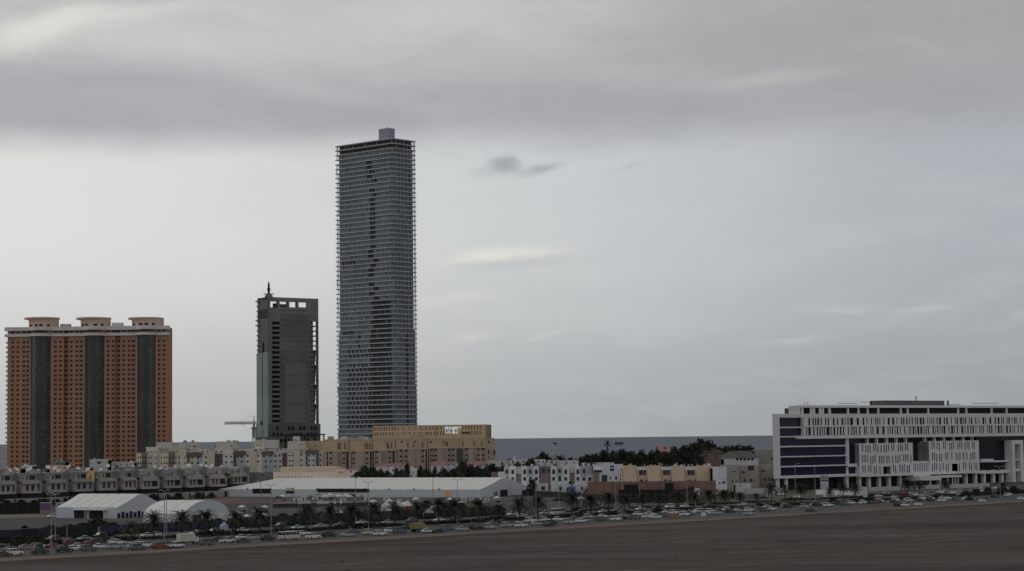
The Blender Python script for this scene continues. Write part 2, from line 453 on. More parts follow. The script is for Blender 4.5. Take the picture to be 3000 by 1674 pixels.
patch('car_park', [(2560, 1466), (2560, 1446), (2700, 1432), (3050, 1428), (3050, 1448)], dark, .04)
patch('gravel_yard', [(1180, 1505), (1200, 1463), (1700, 1470), (2350, 1460), (2350, 1473), (1700, 1500)], mid, .04)
patch('car_park', [(1480, 1452), (1500, 1446), (1700, 1449), (1700, 1456), (1500, 1458)], dark, .05)
sea = mat('sea_water', (.06, .074, .112), .5, .25, .002, .4, (.25, 1, 1), .3)
mb = MB(); mb.poly([(-90000, 2500, -.6), (90000, 2500, -.6), (90000, 90000, -.6), (-90000, 90000, -.6)])
so_ = tag(mb.build('sea', sea), kind='structure')
b = sea.node_tree.nodes['Principled BSDF']
bn = sea.node_tree.nodes.new('ShaderNodeTexNoise'); bn.inputs['Scale'].default_value = .05; bn.inputs['Detail'].default_value = 6
tcs = sea.node_tree.nodes.new('ShaderNodeTexCoord'); mps = sea.node_tree.nodes.new('ShaderNodeMapping'); mps.inputs['Scale'].default_value = (.5, 1, 1)
sea.node_tree.links.new(tcs.outputs['Object'], mps.inputs[0]); sea.node_tree.links.new(mps.outputs[0], bn.inputs['Vector'])
bp = sea.node_tree.nodes.new('ShaderNodeBump'); bp.inputs['Strength'].default_value = 1; bp.inputs['Distance'].default_value = 6
sea.node_tree.links.new(bn.outputs['Fac'], bp.inputs['Height']); sea.node_tree.links.new(bp.outputs[0], b.inputs['Normal'])
mb = MB(); mb.box(-5000, 5000, 2485, 2503, -2, .8)
tag(mb.build('shore', dust), kind='structure')
# ---------------------------------------------------------------- wall materials
whitew = mat('white_cladding', A(124, 123, 120), .6, .05, .08)
dglass = glass_mat('blue_black_glass', (.011, .017, .042), (1.6, 1.6, 4.9), .3, .12, .3)
dglass2 = glass_mat('black_glass', (.012, .0135, .019), (1.6, 1.6, 4.9), .4, .12, .3)
dark_in = mat('dark_interior', (.012, .012, .014), .8, .3)
slitg = mat('slit_glass', (.009, .009, .012), .35, .3, .3, .2)
slitg2 = mat('shaded_slit', (.05, .05, .055), .3, .3, .3, .5)
orange = mat('orange_render', (.47, .25, .16), .9, .12, .06)
cornice = mat('grey_cornice', A(116, 111, 108), .8, .08)
bayglass = glass_mat('grey_bay_glass', (.085, .082, .079), (2, 2, 3.5), .3, .3)
baydark = glass_mat('dark_bay_glass', (.04, .041, .042), (2, 2, 3.5), .3, .25)
bayspan = mat('bay_spandrel', (.15, .146, .142), .5, .1, .2)
winbrown = mat('brown_window', (.075, .04, .028), .4, .4, .4, .4)
winbrown2 = mat('red_brown_window', (.10, .045, .028), .4, .4, .4, .4); winbrown3 = mat('near_black_window', (.04, .028, .022), .3, .4, .4, .5)
drumm = mat('drum_render', A(108, 89, 76), .9, .12, .1)
conc = mat('raw_concrete', (.225, .213, .20), .95, .34, .06, .1, (1, 1, .3), .1)
conc2 = mat('raw_concrete_panel', (.185, .173, .162), .95, .38, .05, .1, (.6, .6, 1.6), .12)
slabm = mat('slab_edge', (.43, .465, .475), .8, .08)
hqglass = glass_mat('teal_grey_glass', (.125, .155, .162), (1.6, 1.6, 3.28), .34, .18)
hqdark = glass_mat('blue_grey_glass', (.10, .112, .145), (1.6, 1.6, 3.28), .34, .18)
teal = glass_mat('teal_glass', (.16, .24, .225), (2.4, 2.4, 3.6), .2, .15)
metal_d = mat('dark_steel', (.05, .048, .045), .6, .2)
metal_l = mat('pale_steel', (.72, .72, .68), .6, .15)

# ---------------------------------------------------------------- orange three-winged apartment tower
B = Bld('apartment_tower', 'orange three-winged apartment tower with dark curved glass bays and round roof drums', 'building', 10, 1500, 490, 1500)
R_ = B.root
def sx(px, py=1180, d=0): return B.uv(px, py, d)[0]
def zy(py, px=250, d=0): return B.uv(px, py, d)[1]
ztop, zcor = zy(957), zy(985)
rows = [zy(1001.5 + 13.93 * k) for k in range(28)]
flats = [(20, 42, 1.2, [35]), (42, 87, 0, [51.5, 69, 82]), (151, 186, 0, [162, 176.5]), (186, 200, 3, [191]), (200, 246, 0, [208, 224.5, 237.5]),
         (308, 336, 0, [316, 330.5]), (336, 352, 3, [344.5]), (352, 400, 0, [362, 377.5, 390.5]), (458, 490, 0, [466, 480.5])]
mb = MB(); allh = []
for x0, x1, d, cols in flats:
    s0, s1 = sx(x0), sx(x1)
    hs = []
    for ci, cx in enumerate(cols):
        wd = (1.0 if ci % 3 != 2 else 1.25) if d < 2 else 1.2
        for k, z in enumerate(rows): hs.append((sx(cx) - wd, sx(cx) + wd, z - .85, z + .85))
        hs.append((sx(cx) - 1.3, sx(cx) + 1.3, zy(975), zy(968.5)))
    hs = wall(mb, s0, s1, 0, ztop, hs, d, .45)
    allh += [(h, d + .45) for h in hs]
    mb.box(s0, s0 + .01, d, 8, 0, ztop); mb.box(s1 - .01, s1, d, 8, 0, ztop)
mb.box(sx(20), sx(482), 6, 34, 0, ztop - .3)
mb.build('wall', orange, R_)
for dd in (0, 1.2, 3):
    panes(R_, [h for h, d in allh if abs(d - dd - .45) < .01], dd + .45, [winbrown, winbrown, winbrown2, winbrown3], 'window', 33)
bays = [(87, 151, 110, 132), (246, 308, 267, 289), (400, 458, 418, 440)]
def arc(s0, s1, bul, n=14, off=0.0):
    pts = []
    for k in range(n + 1):
        t = k / n; x = s0 + (s1 - s0) * t
        pts.append((x, .6 - (bul + .6) * math.sin(math.pi * t) ** .75 - off))
    return pts
for x0, x1, c0, c1 in bays:
    s0, s1 = sx(x0), sx(x1)
    pts = arc(s0, s1, 8.0)
    mb = MB(); mb.prism(pts + [(s1, 8), (s0, 8)], 0, zcor - .2)
    for k in range(29):                                         # spandrel lines each floor on both flanks of the bay
        z = zy(994.5 + 13.93 * k)
        for a, b_ in ((x0, c0), (c1, x1)):
            q = [p for p in arc(s0, s1, 8.0, 40, .12) if sx(a) - .1 <= p[0] <= sx(b_) + .1]
            for p, p2 in zip(q, q[1:]):
                mb.hexa([(p[0], p[1], z), (p2[0], p2[1], z), (p2[0], p2[1] + .3, z), (p[0], p[1] + .3, z)],
                        [(p[0], p[1], z + .42), (p2[0], p2[1], z + .42), (p2[0], p2[1] + .3, z + .42), (p[0], p[1] + .3, z + .42)], 1)
    bay = mb.build('glass_bay', [bayglass, bayspan], R_)
    q = [p for p in arc(s0, s1, 8.0, 40, .1) if sx(c0) <= p[0] <= sx(c1)]
    mb = MB(); mb.prism(q + [(q[-1][0], 2), (q[0][0], 2)], 0, zcor - .3)
    mb.build('dark_glass_strip', baydark, bay)
    for xx in (x0, x1): block('rib', drumm, R_, sx(xx) - .35, sx(xx) + .35, -.5, 2, 0, zcor - .4)
    for nm, za, zb, off in (('parapet', zy(968), zy(957), 1.5), ('balcony_band', zy(985), zy(977), 1.5)):
        mb = MB(); pts = arc(s0 - .5, s1 + .5, 8.0, 16, off); mb.prism(pts + [(s1 + .5, 6), (s0 - .5, 6)], za, zb)
        mb.build(nm, cornice, R_)
    mb = MB(); pts = arc(s0, s1, 7.0, 10, 0)
    mb.prism(pts + [(s1, 6), (s0, 6)], zcor, zy(968))
    lg = mb.build('loggia', orange, R_)
    for k in range(8):
        p = pts[1 + k]; block('window', winbrown, lg, p[0] - .7, p[0] + .7, p[1] - .25, p[1] + .6, zy(976), zy(969))
for x0, x1 in ((13, 87), (151, 246), (308, 400), (458, 494)):
    for nm, za, zb in (('parapet', zy(968), zy(957)), ('balcony_band', zy(985), zy(977))):
        block(nm, cornice, R_, sx(x0), sx(x1), -1.2, 6, za, zb)
for k in range(27):                                             # stepped balconies on the left end
    block('balcony', cornice, R_, sx(13), sx(21.5), 3, 9, zy(1004 + 13.93 * k), zy(998.5 + 13.93 * k))
for a, b_, r0, r1 in ((75, 162, 61, 165), (228, 315, 214, 317), (379, 472, 367, 470)):
    cx, rad = (sx(a, 945) + sx(b_, 945)) / 2, (sx(b_, 945) - sx(a, 945)) / 2
    mb = MB(); ring = [(cx + rad * math.cos(t), 11 + rad * math.sin(t)) for t in [2 * math.pi * k / 32 for k in range(32)]]
    mb.prism(ring, ztop - .5, zy(932, a)); dr = mb.build('roof_drum', drumm, R_)
    c2, r2 = (sx(r0, 930) + sx(r1, 930)) / 2, (sx(r1, 930) - sx(r0, 930)) / 2
    mb = MB(); ring = [(c2 + r2 * math.cos(t), 11 + r2 * math.sin(t)) for t in [2 * math.pi * k / 32 for k in range(32)]]
    ri = [(c2 + (r2 - 2.5) * math.cos(t), 11 + (r2 - 2.5) * math.sin(t)) for t in [2 * math.pi * k / 32 for k in range(32)]]
    z0, z1 = zy(934, a), zy(930, a)
    mb.hexa([(x, y, z0 - .6) for x, y in ri], [(x, y, z0) for x, y in ring]); mb.prism(ring, z0, z1)
    mb.build('rim', drumm, dr)
    for k in range(4):
        t = math.pi * (1.25 + .14 * k + rnd.uniform(-.03, .03))
        px_, py_ = cx + rad * math.cos(t), 11 + rad * math.sin(t)
        block('opening', dark_in, dr, px_ - 1.2, px_ + 1.2, py_ - .25, py_ + .6, ztop + .4, ztop + 2)
block('stair_head', drumm, R_, sx(168), sx(196), 8, 14, ztop - .2, zy(947))
block('roof_tank', metal_l, R_, sx(320), sx(351), 8, 14, ztop - .2, zy(945))
block('roof_tank', drumm, R_, sx(346), sx(366), 10, 14, ztop - .2, zy(954))

# ---------------------------------------------------------------- unfinished concrete tower
B = Bld('unfinished_tower', 'unfinished dark raw concrete tower with teal glazing on its left corner', 'building', 787, 1650, 935, 1678)
R_ = B.root; L = B.L; dep = 17.5
zt = B.uv(800, 871)[1]
s_open = B.uv(914.5, 1000, 3)[0]
open_rows = [943 + 14.35 * k for k in range(21)]
hs = [B.rc(a, 884, b_, 901) for a, b_ in ((792, 814), (820, 843), (848, 870), (875, 897))]
left_h = [B.rc(797, y, 820, y + 8.5) for y in open_rows]
right_h = [B.rc(908, y, 931, y + 11.5) for y in open_rows]
ztl = B.uv(800, 905)[1]; zb = B.uv(800, 1243)[1]
mb = MB()
wall(mb, 0, L, zb, zt, hs + left_h + right_h, 0, .8)
mb.box(1.2, s_open, 1.6, dep, zb, ztl - .4)                      # body
mb.box(1.2, L, dep - .6, dep, ztl - 8, ztl - .4)
mb.box(0, L, .8, dep, zt - 2.2, zt)                            # roof slab
mb.box(0, L, .8, dep, ztl - 8, ztl)
mb.box(0, .9, .8, dep, zb, zt)                                 # left flank
mb.build('wall', conc, R_)
for y in open_rows: 
    z = B.uv(915, y + 13)[1]; block('floor_slab', conc, R_, s_open, L, .8, dep - 2, z - .3, z + .3)
for k in range(6, 21):
    y = open_rows[k]; a = B.rc(914, y - 1, 921 + (k * 7) % 4, y + 13, 4); block('partition', conc2, R_, a[0], a[1], 3, dep - 1, a[2], a[3])
for xx in (L - 1.6,): 
    for yy in (.8, dep - 3): block('column', conc, R_, xx, L - .4, yy, yy + 1.0, zb, ztl)
for xx in (B.uv(816.5, 890)[0], B.uv(845, 890)[0], B.uv(872, 890)[0]):
    block('column', conc, R_, xx - .6, xx + .6, 2, 3, ztl, zt - 2)
panes(R_, left_h, .8, dark_in, 'opening')
for k in range(22):
    z = B.uv(860, 910 + 15.2 * k)[1]; block('pour_joint', mat('damp_concrete', (.11, .10, .094), .95, .4, .1), R_, B.uv(821, 1050)[0] - rnd.uniform(0, 1), B.uv(905, 1050)[0] + rnd.uniform(0, .6), -.3, .1, z, z + rnd.uniform(.12, .3))
s0, s1 = B.uv(821, 1050)[0], B.uv(905, 1050)[0]
mb = MB(); mb.box(s0, s1, -.25, 0, zb + .5, B.uv(860, 921)[1]); mb.build('infill_panel', conc2, R_)
for y0, y1 in ((1062, 1100), (1103, 1126), (1128, 1182), (1184, 1240)):
    a = B.rc(834, y0, 893, y1); block('infill_patch', mat('grey_blockwork', (.2, .188, .176), .95, .25, .1), R_, a[0], a[1], -.4, -.25, a[2], a[3])
a = B.rc(821, 887, 843, 901, 2); block('stored_formwork', conc2, R_, a[0], a[1], 3, 6, ztl, a[3] - 1.2); a = B.rc(806, 889, 814, 901, 2); block('stored_formwork', conc2, R_, a[0], a[1], 3, 6, ztl, a[3])
# base, wider and darker
block('podium', mat('podium_dark', (.15, .143, .138), .9, .3, .1), R_, -.5, L + .6, -1.5, dep + 2, 0, zb)
for r_ in range(3):
    for k in range(12):
        if rnd.random() < .8: s = L * (.06 + .075 * k); block('opening', dark_in, R_, s, s + 2.2, -1.58, -1.3, zb - 5 - r_ * 5, zb - 2 - r_ * 5)
a = B.rc(835, 1272, 953, 1276, -3); block('scaffold_deck', metal_d, R_, a[0], a[1], -3, 2, a[2], a[3])
for px in (840, 868, 896, 924, 950):
    s = B.uv(px, 1285, -3)[0]; block('column', metal_d, R_, s - .4, s + .4, -2.6, -1.8, 0, a[2])
# left flank: balconies and teal curtain wall
yb = B.ux(757, 1150)[0]
zg0, zg1 = B.ux(770, 1282)[1], B.ux(770, 1034)[1]
block('curtain_wall', teal, R_, -1.0, 1.8, -.9, 7.3, zg0, zg1)
block('curtain_wall', teal, R_, -1.0, 1.4, 8.3, yb + 1.2, zg0, zg1 - .3)
block('dark_slot', dark_in, R_, -.7, 1, 7.2, 8.4, zg0 + 30, zg1 + 8)
for k in range(12):
    z = B.ux(760, 876)[1] - 2 - k * 3.95
    block('balcony_stub', conc, R_, -1.6 if k in (0, 4, 5) else -1.0, 0, dep - 4, dep + .4, z - .6, z + (.6 if k in (0, 4, 5) else .1))
# mast on the roof
p = atY(789, 1658)
t = thing('roof_mast', 'dark stubby lattice mast standing on the roof of the concrete tower', 'mast', (p.x, p.y, zt))
def z_at(px, py, Yv):
    d = ray(px, py); return (CP + d * (Yv / d.y)).z
mz = lambda py: z_at(790, py, 1658) - zt
mb = MB(); mb.box(-3, 3, -2, 2, 0, mz(866)); mb.box(-2.2, 2.2, -1.5, 1.5, mz(866), mz(862)); mb.build('base_frame', conc, t)
mb = MB(); mb.tube((0, 0, mz(862)), (0, 0, mz(848)), .9, 1.1, 8); mb.tube((0, 0, mz(848)), (0, 0, mz(844)), 1.6, 1.0, 8); mb.tube((0, 0, mz(852)), (0, 0, mz(848)), .8, 1.6, 8)
mb.tube((0, 0, mz(844)), (0, 0, mz(832)), .9, .8, 8); mb.tube((0, 0, mz(832)), (0, 0, mz(825)), .8, .15, 8); mb.build('shaft', metal_d, t)
mb = MB(); mb.box(-4.2, 4.2, -.4, .4, mz(863), mz(860.5)); mb.build('cross_arm', metal_d, t)
# tower crane
p = atY(744.5, 1560)
t = thing('tower_crane', 'pale tower crane with a long horizontal jib beside the concrete tower', 'crane', p)
cz = lambda py: z_at(745, py, 1560)
cxm = lambda px, py: (CP + ray(px, py) * (1560 / ray(px, py).y)).x - p.x
def lattice(mb, a, b_, w, n, r=.16):
    a, b_ = Vector(a), Vector(b_); d = (b_ - a); ax = d.normalized()
    u_ = ax.cross(Vector((0, 1, 0))) if abs(ax.y) < .9 else Vector((1, 0, 0)); u_.normalize(); v_ = ax.cross(u_)
    cs = [(u_ * i + v_ * j) * w / 2 for i, j in ((-1, -1), (1, -1), (1, 1), (-1, 1))]
    for c in cs: mb.tube(a + c, b_ + c, r, r, 4)
    for k in range(n):
        p0, p1 = a + d * (k / n), a + d * ((k + 1) / n)
        for i in range(4): 
            j = (i + 1) % 4
            mb.tube(p0 + cs[i], p1 + cs[j], r * .7, r * .7, 4); mb.tube(p0 + cs[i], p0 + cs[j], r * .7, r * .7, 4)
mb = MB(); lattice(mb, (0, 0, 0), (0, 0, cz(1258)), 2.4, 20, .22); 
for k in range(9): 
    z = cz(1284) + (cz(1260) - cz(1284)) * k / 9; mb.box(-1.15, 1.15, -1.15, 1.15, z, z + (.9 if k % 2 else 1.6))
mb.build('mast', metal_l, t)
mb = MB(); mb.box(-1.5, 1.5, -1.5, 1.5, cz(1259), cz(1252)); mb.box(-2.3, 2.3, -1.9, 1.9, cz(1256), cz(1254)); mb.tube((0, 0, cz(1252)), (0, 0, cz(1240)), .9, .9, 6); mb.build('slewing_unit', mat('crane_grey', (.25, .24, .22), .7), t)
mb = MB(); lattice(mb, (0, 0, cz(1239)), (cxm(657, 1239), 0, cz(1239)), 1.7, 16, .24); mb.build('jib', metal_l, t)
mb = MB(); lattice(mb, (0, 0, cz(1239)), (cxm(766, 1238), 0, cz(1239)), 1.3, 5, .2); mb.build('counter_jib', metal_l, t)
mb = MB(); mb.box(cxm(762, 1240), cxm(768, 1240), -.8, .8, cz(1246), cz(1235)); mb.build('counterweight', metal_d, t)
mb = MB(); mb.tube((0, 0, cz(1240)), (0, 0, cz(1217)), .9, .15, 4); mb.build('peak', metal_l, t)
mb = MB(); mb.tube((0, 0, cz(1218)), (cxm(700, 1236), 0, cz(1236)), .1, .1, 4); mb.tube((0, 0, cz(1218)), (cxm(764, 1237), 0, cz(1237)), .1, .1, 4); mb.build('tie_rod', metal_l, t)
mb = MB(); mb.box(cxm(708, 1242), cxm(715, 1242), -.6, .6, cz(1244), cz(1241)); mb.build('trolley', metal_d, t)
mb = MB(); mb.box(cxm(738, 1241), cxm(743, 1241), -1.6, -.6, cz(1243), cz(1238)); mb.build('cab', metal_l, t)

# ---------------------------------------------------------------- tall glass tower
B = Bld('office_tower', 'very tall slab tower wrapped in thin projecting floor plates with dark open floors below', 'building', 987, 1450, 1157.5, 1412)
R_ = B.root; L = B.L; W = 23.2
ztop = B.uv(1150, 404)[1]
FH = 3.3; NF = int((ztop - 22) / FH)
def rrect(i0, i1, yy0, yy1, r):
    x0, x1, y0, y1 = i0, L - i1, yy0, W - yy1
    pts = [(x0, y0)]
    for k in range(6):
        a = -math.pi / 2 + math.pi / 2 * k / 5
        pts.append((x1 - r + r * math.cos(a), y0 + r + r * math.sin(a)))
    return pts + [(x1, y1), (x0, y1)]
zset = B.uv(1100, 968)[1]
def inset(z):
    if z > zset: return 2.8, .9, 1.1, 2.6
    k = min(1, (zset - z) / (zset - 30)); return 2.2 - 1.2 * k, .7 - .2 * k, .9 - .3 * k, 1.9 - .8 * k
mb = MB()
zz = [0, 40, 70, 100, zset]
for a, b_ in zip(zz, zz[1:]):
    i = inset((a + b_) / 2); mb.prism(rrect(i[0], i[1], i[2], i[3], 2.6), a, b_)
i = inset(zset + 1); mb.prism(rrect(i[0], i[1], i[2], i[3], 2.6), zset, ztop - 2 * FH)
mb.build('glazing', hqglass, R_)
i = inset(999); mb = MB(); mb.prism(rrect(i[0] + .3, i[1] + .3, i[2] + .3, i[3] + .3, 2.6), ztop - 2 * FH, ztop - .3); mb.build('open_top_floors', mat('open_floor_dark', (.075, .065, .06), .9, .4, .3), R_)
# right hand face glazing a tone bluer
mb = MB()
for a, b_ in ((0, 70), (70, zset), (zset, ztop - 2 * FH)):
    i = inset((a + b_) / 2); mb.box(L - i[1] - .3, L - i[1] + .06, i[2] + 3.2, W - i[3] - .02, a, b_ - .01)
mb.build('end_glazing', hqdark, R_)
for k in range(NF + 1):
    z = ztop - k * FH
    mb = MB(); g = .9 * max(0, min(1, (zset - z) / 150)); mb.prism(rrect(-.0 + g, -.0, 0, 0, 3.4), z - .7, z)
    mb.build('floor_plate', slabm, R_)
# slender posts between plates near the plate edges
mb = MB()
for k in range(NF):
    z1 = ztop - k * FH - .7; z0 = ztop - (k + 1) * FH
    for q in range(15):
        if rnd.random() < .3:
            x = L * (.03 + .96 * q / 14) + rnd.uniform(-1, 1); mb.box(x - .12, x + .12, .45, .69, z0, z1)
    for x in (1.1, 2.2):
        for y in (.6, W * .5, W - 1.2):
            if rnd.random() < .8: mb.box(x - .14, x + .14, y, y + .28, z0, z1)
    for q in range(6):
        if rnd.random() < .7:
            y = 4 + q * 3.6; mb.box(L - .5, L - .25, y, y + .25, z0, z1)
    for y in (W - .6, W - 1.7): mb.box(L - .9, L - .62, y, y + .28, z0, z1)
mb.build('edge_posts', slabm, R_)
def fl(z): return int((ztop - z) / FH)
dk = hqopen = glass_mat('open_bay_dark', (.034, .034, .037), (1.9, 3, 3.28), .6, .5, .3)
def bay(px0, px1, k, part='open_bay'):
    zc = ztop - (k + .5) * FH; i = inset(zc)
    py = 404 + (ztop - zc) / (ztop - 30) * (1400 - 404)
    a, b_ = B.uv(px0, py)[0], B.uv(px1, py)[0]
    block(part, dk, R_, a, min(b_, L - i[1] - 2.7), i[2] - .12, i[2] + .2, zc - FH / 2 + .03, zc + FH / 2 - .72)
for k in range(4, fl(B.uv(1100, 885)[1])):
    if k in (9, 21, 29): continue
    o = rnd.choice((-7, 0, 0, 7)); bay(1078 + o + (k - 4) * .25, 1093 + o + (k - 4) * .25, k)
k0 = fl(B.uv(1100, 884)[1])
for k in range(k0, NF):
    bay(1084 + (6 if k % 2 else 0), 1157, k)
kc = fl(B.uv(1040, 1026)[1])
for n, k in enumerate(range(kc, min(kc + 17, NF))):
    if n == 2: continue
    for c in range(6):
        x = 1017.5 + 11.9 * c + (4 if n % 2 else 0); bay(x, x + 5.6, k)
for k, x in ((kc - 3, 1048), (kc - 2, 1042), (kc - 1, 1048), (kc - 3, 1083), (kc - 2, 1079), (kc - 1, 1084)): bay(x, x + 6, k)
for c in range(4): bay(1003 + c * 8, 1008 + c * 8, kc - 4)
for c in range(5): bay(1000 + c * 8, 1005 + c * 8, fl(B.uv(1040, 764)[1]))
i = inset(50)
for k in range(kc - 3, NF):
    zc = ztop - (k + .5) * FH; i = inset(zc); block('open_bay', dk, R_, L - i[1] - .1, L - i[1] + .16, 11.5 + (1 if k % 2 else 0), 14 + (1 if k % 2 else 0), zc - FH / 2 + .03, zc + FH / 2 - .72)
a = B.uv(1109.5, 400, 6)[0]; b_ = B.uv(1139, 400, 6)[0]
zr = B.uv(1124, 377, 6)[1]
boxm = mat('blue_grey_plant_box', (.34, .345, .40), .7, .08)
o = block('roof_plant_box', boxm, R_, a, b_, 6, 12, ztop, zr)
for k in range(4): block('louvre_band', mat('blue_grey_louvre', (.26, .265, .31), .7, .1), R_, a - .08, b_ + .08, 5.9, 12.1, ztop + 1.2 + k * 2, ztop + 1.5 + k * 2)
block('antenna', metal_d, R_, (a + b_) / 2 + .5, (a + b_) / 2 + 1.1, 8, 8.6, zr, B.uv(1124, 373, 6)[1])

# ---------------------------------------------------------------- sand coloured building with a slit facade
sandw = mat('sand_cladding', A(118, 96, 68), .9, .1, .06, .2, None, .08, tint=A(108, 88, 62))
B = Bld('slit_building', 'long sand coloured building with two rows of narrow slits in front of the tall tower', 'building', 1092, 1330, 1425, 1322)
R_ = B.root; L = B.L
mb = MB(); hs = []
for y0, y1, y2, y3 in ((1252, 1263, 1247, 1258), (1267, 1278, 1262, 1274)):
    for k in range(38):
        px = 1098 + k * 8.3 + rnd.uniform(-1.5, 1.5)
        if 1298 < px < 1352 or (1155 < px < 1240 and k % 2): continue
        f = (px - 1092) / 333; wd = 2.4 if px < 1155 or px > 1240 else 1.6
        hs.append(B.rc(px, y0 + (y2 - y0) * f, px + wd, y1 + (y3 - y1) * f))
for k in range(12): hs.append(B.rc(1112 + k * 4.6, 1281, 1114.4 + k * 4.6, 1284))
hs.append(B.rc(1202, 1278, 1245, 1281.5))
zt = B.uv(1258, 1246)[1]
gap0, gap1 = B.uv(1276, 1255)[0], B.uv(1352, 1255)[0]
zg = B.uv(1325, 1272)[1]
opn = [B.rc(1304, 1250.5, 1313, 1270), B.rc(1314.5, 1250.5, 1322, 1270), B.rc(1324, 1250.5, 1341, 1262), B.rc(1343, 1250.5, 1351, 1254), B.rc(1324, 1264, 1341, 1271)]
wall(mb, 0, L, 0, zt, hs + opn, 0, .5)
mb.box(0, gap0, .8, 30, 0, zt - .4); mb.box(gap1, L, .8, 30, 0, zt - .4); mb.box(gap0 - .1, gap1 + .1, .8, 30, 0, zg)
mb.box(0, .4, 0, 30, 0, zt); mb.box(L - .4, L, 0, 30, 0, zt)
mb.build('wall', sandw, R_)
panes(R_, hs, .5, mat('deep_brown_slit', (.03, .02, .014), .6, .3), 'slit_window')
for z in (B.uv(1258, 1264.5)[1], B.uv(1258, 1280)[1]): block('string_course', mat('sand_trim', A(140, 120, 98), .9, .08), R_, 0, gap0, -.2, 0, z - .25, z + .25)
block('recess_shade_panel', mat('brown_recess_shade', (.1, .075, .06), .9, .2), R_, B.uv(1352, 1264)[0], B.uv(1378, 1264)[0], -.1, .0, B.uv(1365, 1271)[1], B.uv(1365, 1266)[1])  # flat panel on the wall; a recess's shade put into its brown colour
mb = MB()
for px in (1306, 1318, 1332, 1347): 
    s = B.uv(px, 1268)[0]; mb.tube((s, 5, zg), (s + rnd.uniform(-1, 1), 5, zg + 3.5), .2, .2, 5); mb.box(s - .5, s + .5, 4.6, 5.4, zg + 1.6, zg + 2.6)
mb.build('roof_plant', metal_d, R_)

# ---------------------------------------------------------------- white office building
B = Bld('office_block', 'wide white office block with dark blue glass bands and rows of vertical slits', 'building', 2267, 1178, 3003, 1330)
R_ = B.root; L = B.L
X1 = L + 45                                                      # it runs on past the picture edge
def P(px, py, d=0): return B.uv(px, py, d)
zpar = P(2300, 1213)[1]; zlow = P(2300, 1402)[1]
def zl(py, d=0): return P(2300, py, d)[1]
mb = MB()
s1, s2, s3 = P(2280.5, 1300)[0], P(2347, 1240)[0], P(2477, 1330)[0]
s4 = P(2513, 1380)[0]
rr = B.R @ ray(2264, 1300); SK = rr.x / rr.y
def skew(x0, x1, y0, y1, z0, z1, name=None, m=None):
    q = [(x0 + SK * y0, y0), (x1, y0), (x1, y1), (x0 + SK * y1, y1)]
    mb_ = mb if name is None else MB()
    mb_.prism(q, z0, z1)
    return mb_.build(name, m, R_) if name else None
mb.prism([(SK * -1.2, -1.2), (s1, -1.2), (s1 + SK * 40, 40), (SK * 40, 40)], zlow, zpar)      # slanting end wall
skew(s1 - .1, X1, -1.19, 38, zl(1224), zpar - .02)
mb.box(s1, s4 + 2, -1.2, 4, zlow, zl(1394))                      # base beam
for y0, y1, e in ((1251, 1254.5, s2 + 1), (1278.5, 1282, s2 + 1), (1307, 1311, s3), (1337, 1340.5, s3), (1365.5, 1369.5, s4)):
    mb.box(s1, e, -.8, 3, zl(y1), zl(y0))
mb.box(s3, s3 + 2.2, -.9, 3, zl(1366), zl(1286))
mb.build('frame', whitew, R_)
for y0, y1, e in ((1224.5, 1251, s2 + 1), (1254.5, 1278.5, s2 + 1), (1282, 1307, s3 + 14), (1311, 1337, s3 + 14), (1340.5, 1365.5, s3 + 14), (1369.5, 1394, s4)):
    block('glass_band', dglass, R_, s1, e, .4, 1.0, zl(y1), zl(y0))
skew(s1, X1, 7, 38, zlow, zl(1225), 'core', mat('dark_core', (.055, .056, .06), .5, .3, .1))
# upper block with two rows of slits
zu0, zu1 = zl(1287, -2), zl(1224, -2)
ra, rb = (zl(1247.5, -2), zl(1225.5, -2)), (zl(1276.5, -2), zl(1252.5, -2))
hs, hs2 = [], []
s = s2 + 2.5
for row in (ra, rb):
    s = s2 + (4 if row is ra else 2)
    while s < X1 - 2:
        wd = rnd.choice((.9, 1.0, 1.2, 1.2, 1.6, 2.2, 2.8) if s < s2 + 45 else (.8, .9, 1.0, 1.1, 1.3, 1.6, 2.1)); g = rnd.choice((.8, 1.0, 1.2, 1.6, 2.0, 2.8, 3.2))
        hs.append((s, s + wd, row[0], row[1])); s += wd + g
mb = MB(); sl_ = s2 - 5.5
wall(mb, s2, X1, zu0 + 2, zu1, hs, -2, .15)
mb.poly([(s2, -2, zu0 + 2), (s2, -2, zu1), (s2, 1, zu1), (s2, 1, zu0 + 2)])
mb.box(sl_, X1, -2.25, 8, zu0, zu0 + 1.9)
mb.box(s2, X1, -2.3, -1.4, zl(1251.5, -2), zl(1248.3, -2))
mb.build('slit_facade', whitew, R_)
panes(R_, hs, -1.85, slitg, 'slit_window')
# recessed dark level with columns
za, zb_ = zl(1303), zu0
for px in [2492, 2519, 2548, 2576, 2605, 2633, 2661, 2717, 2745, 2773, 2801, 2829, 2855]:
    s = P(px, 1290)[0]; block('column', whitew, R_, s - .8, s + .8, 1.5, 3, za - 3, zb_)
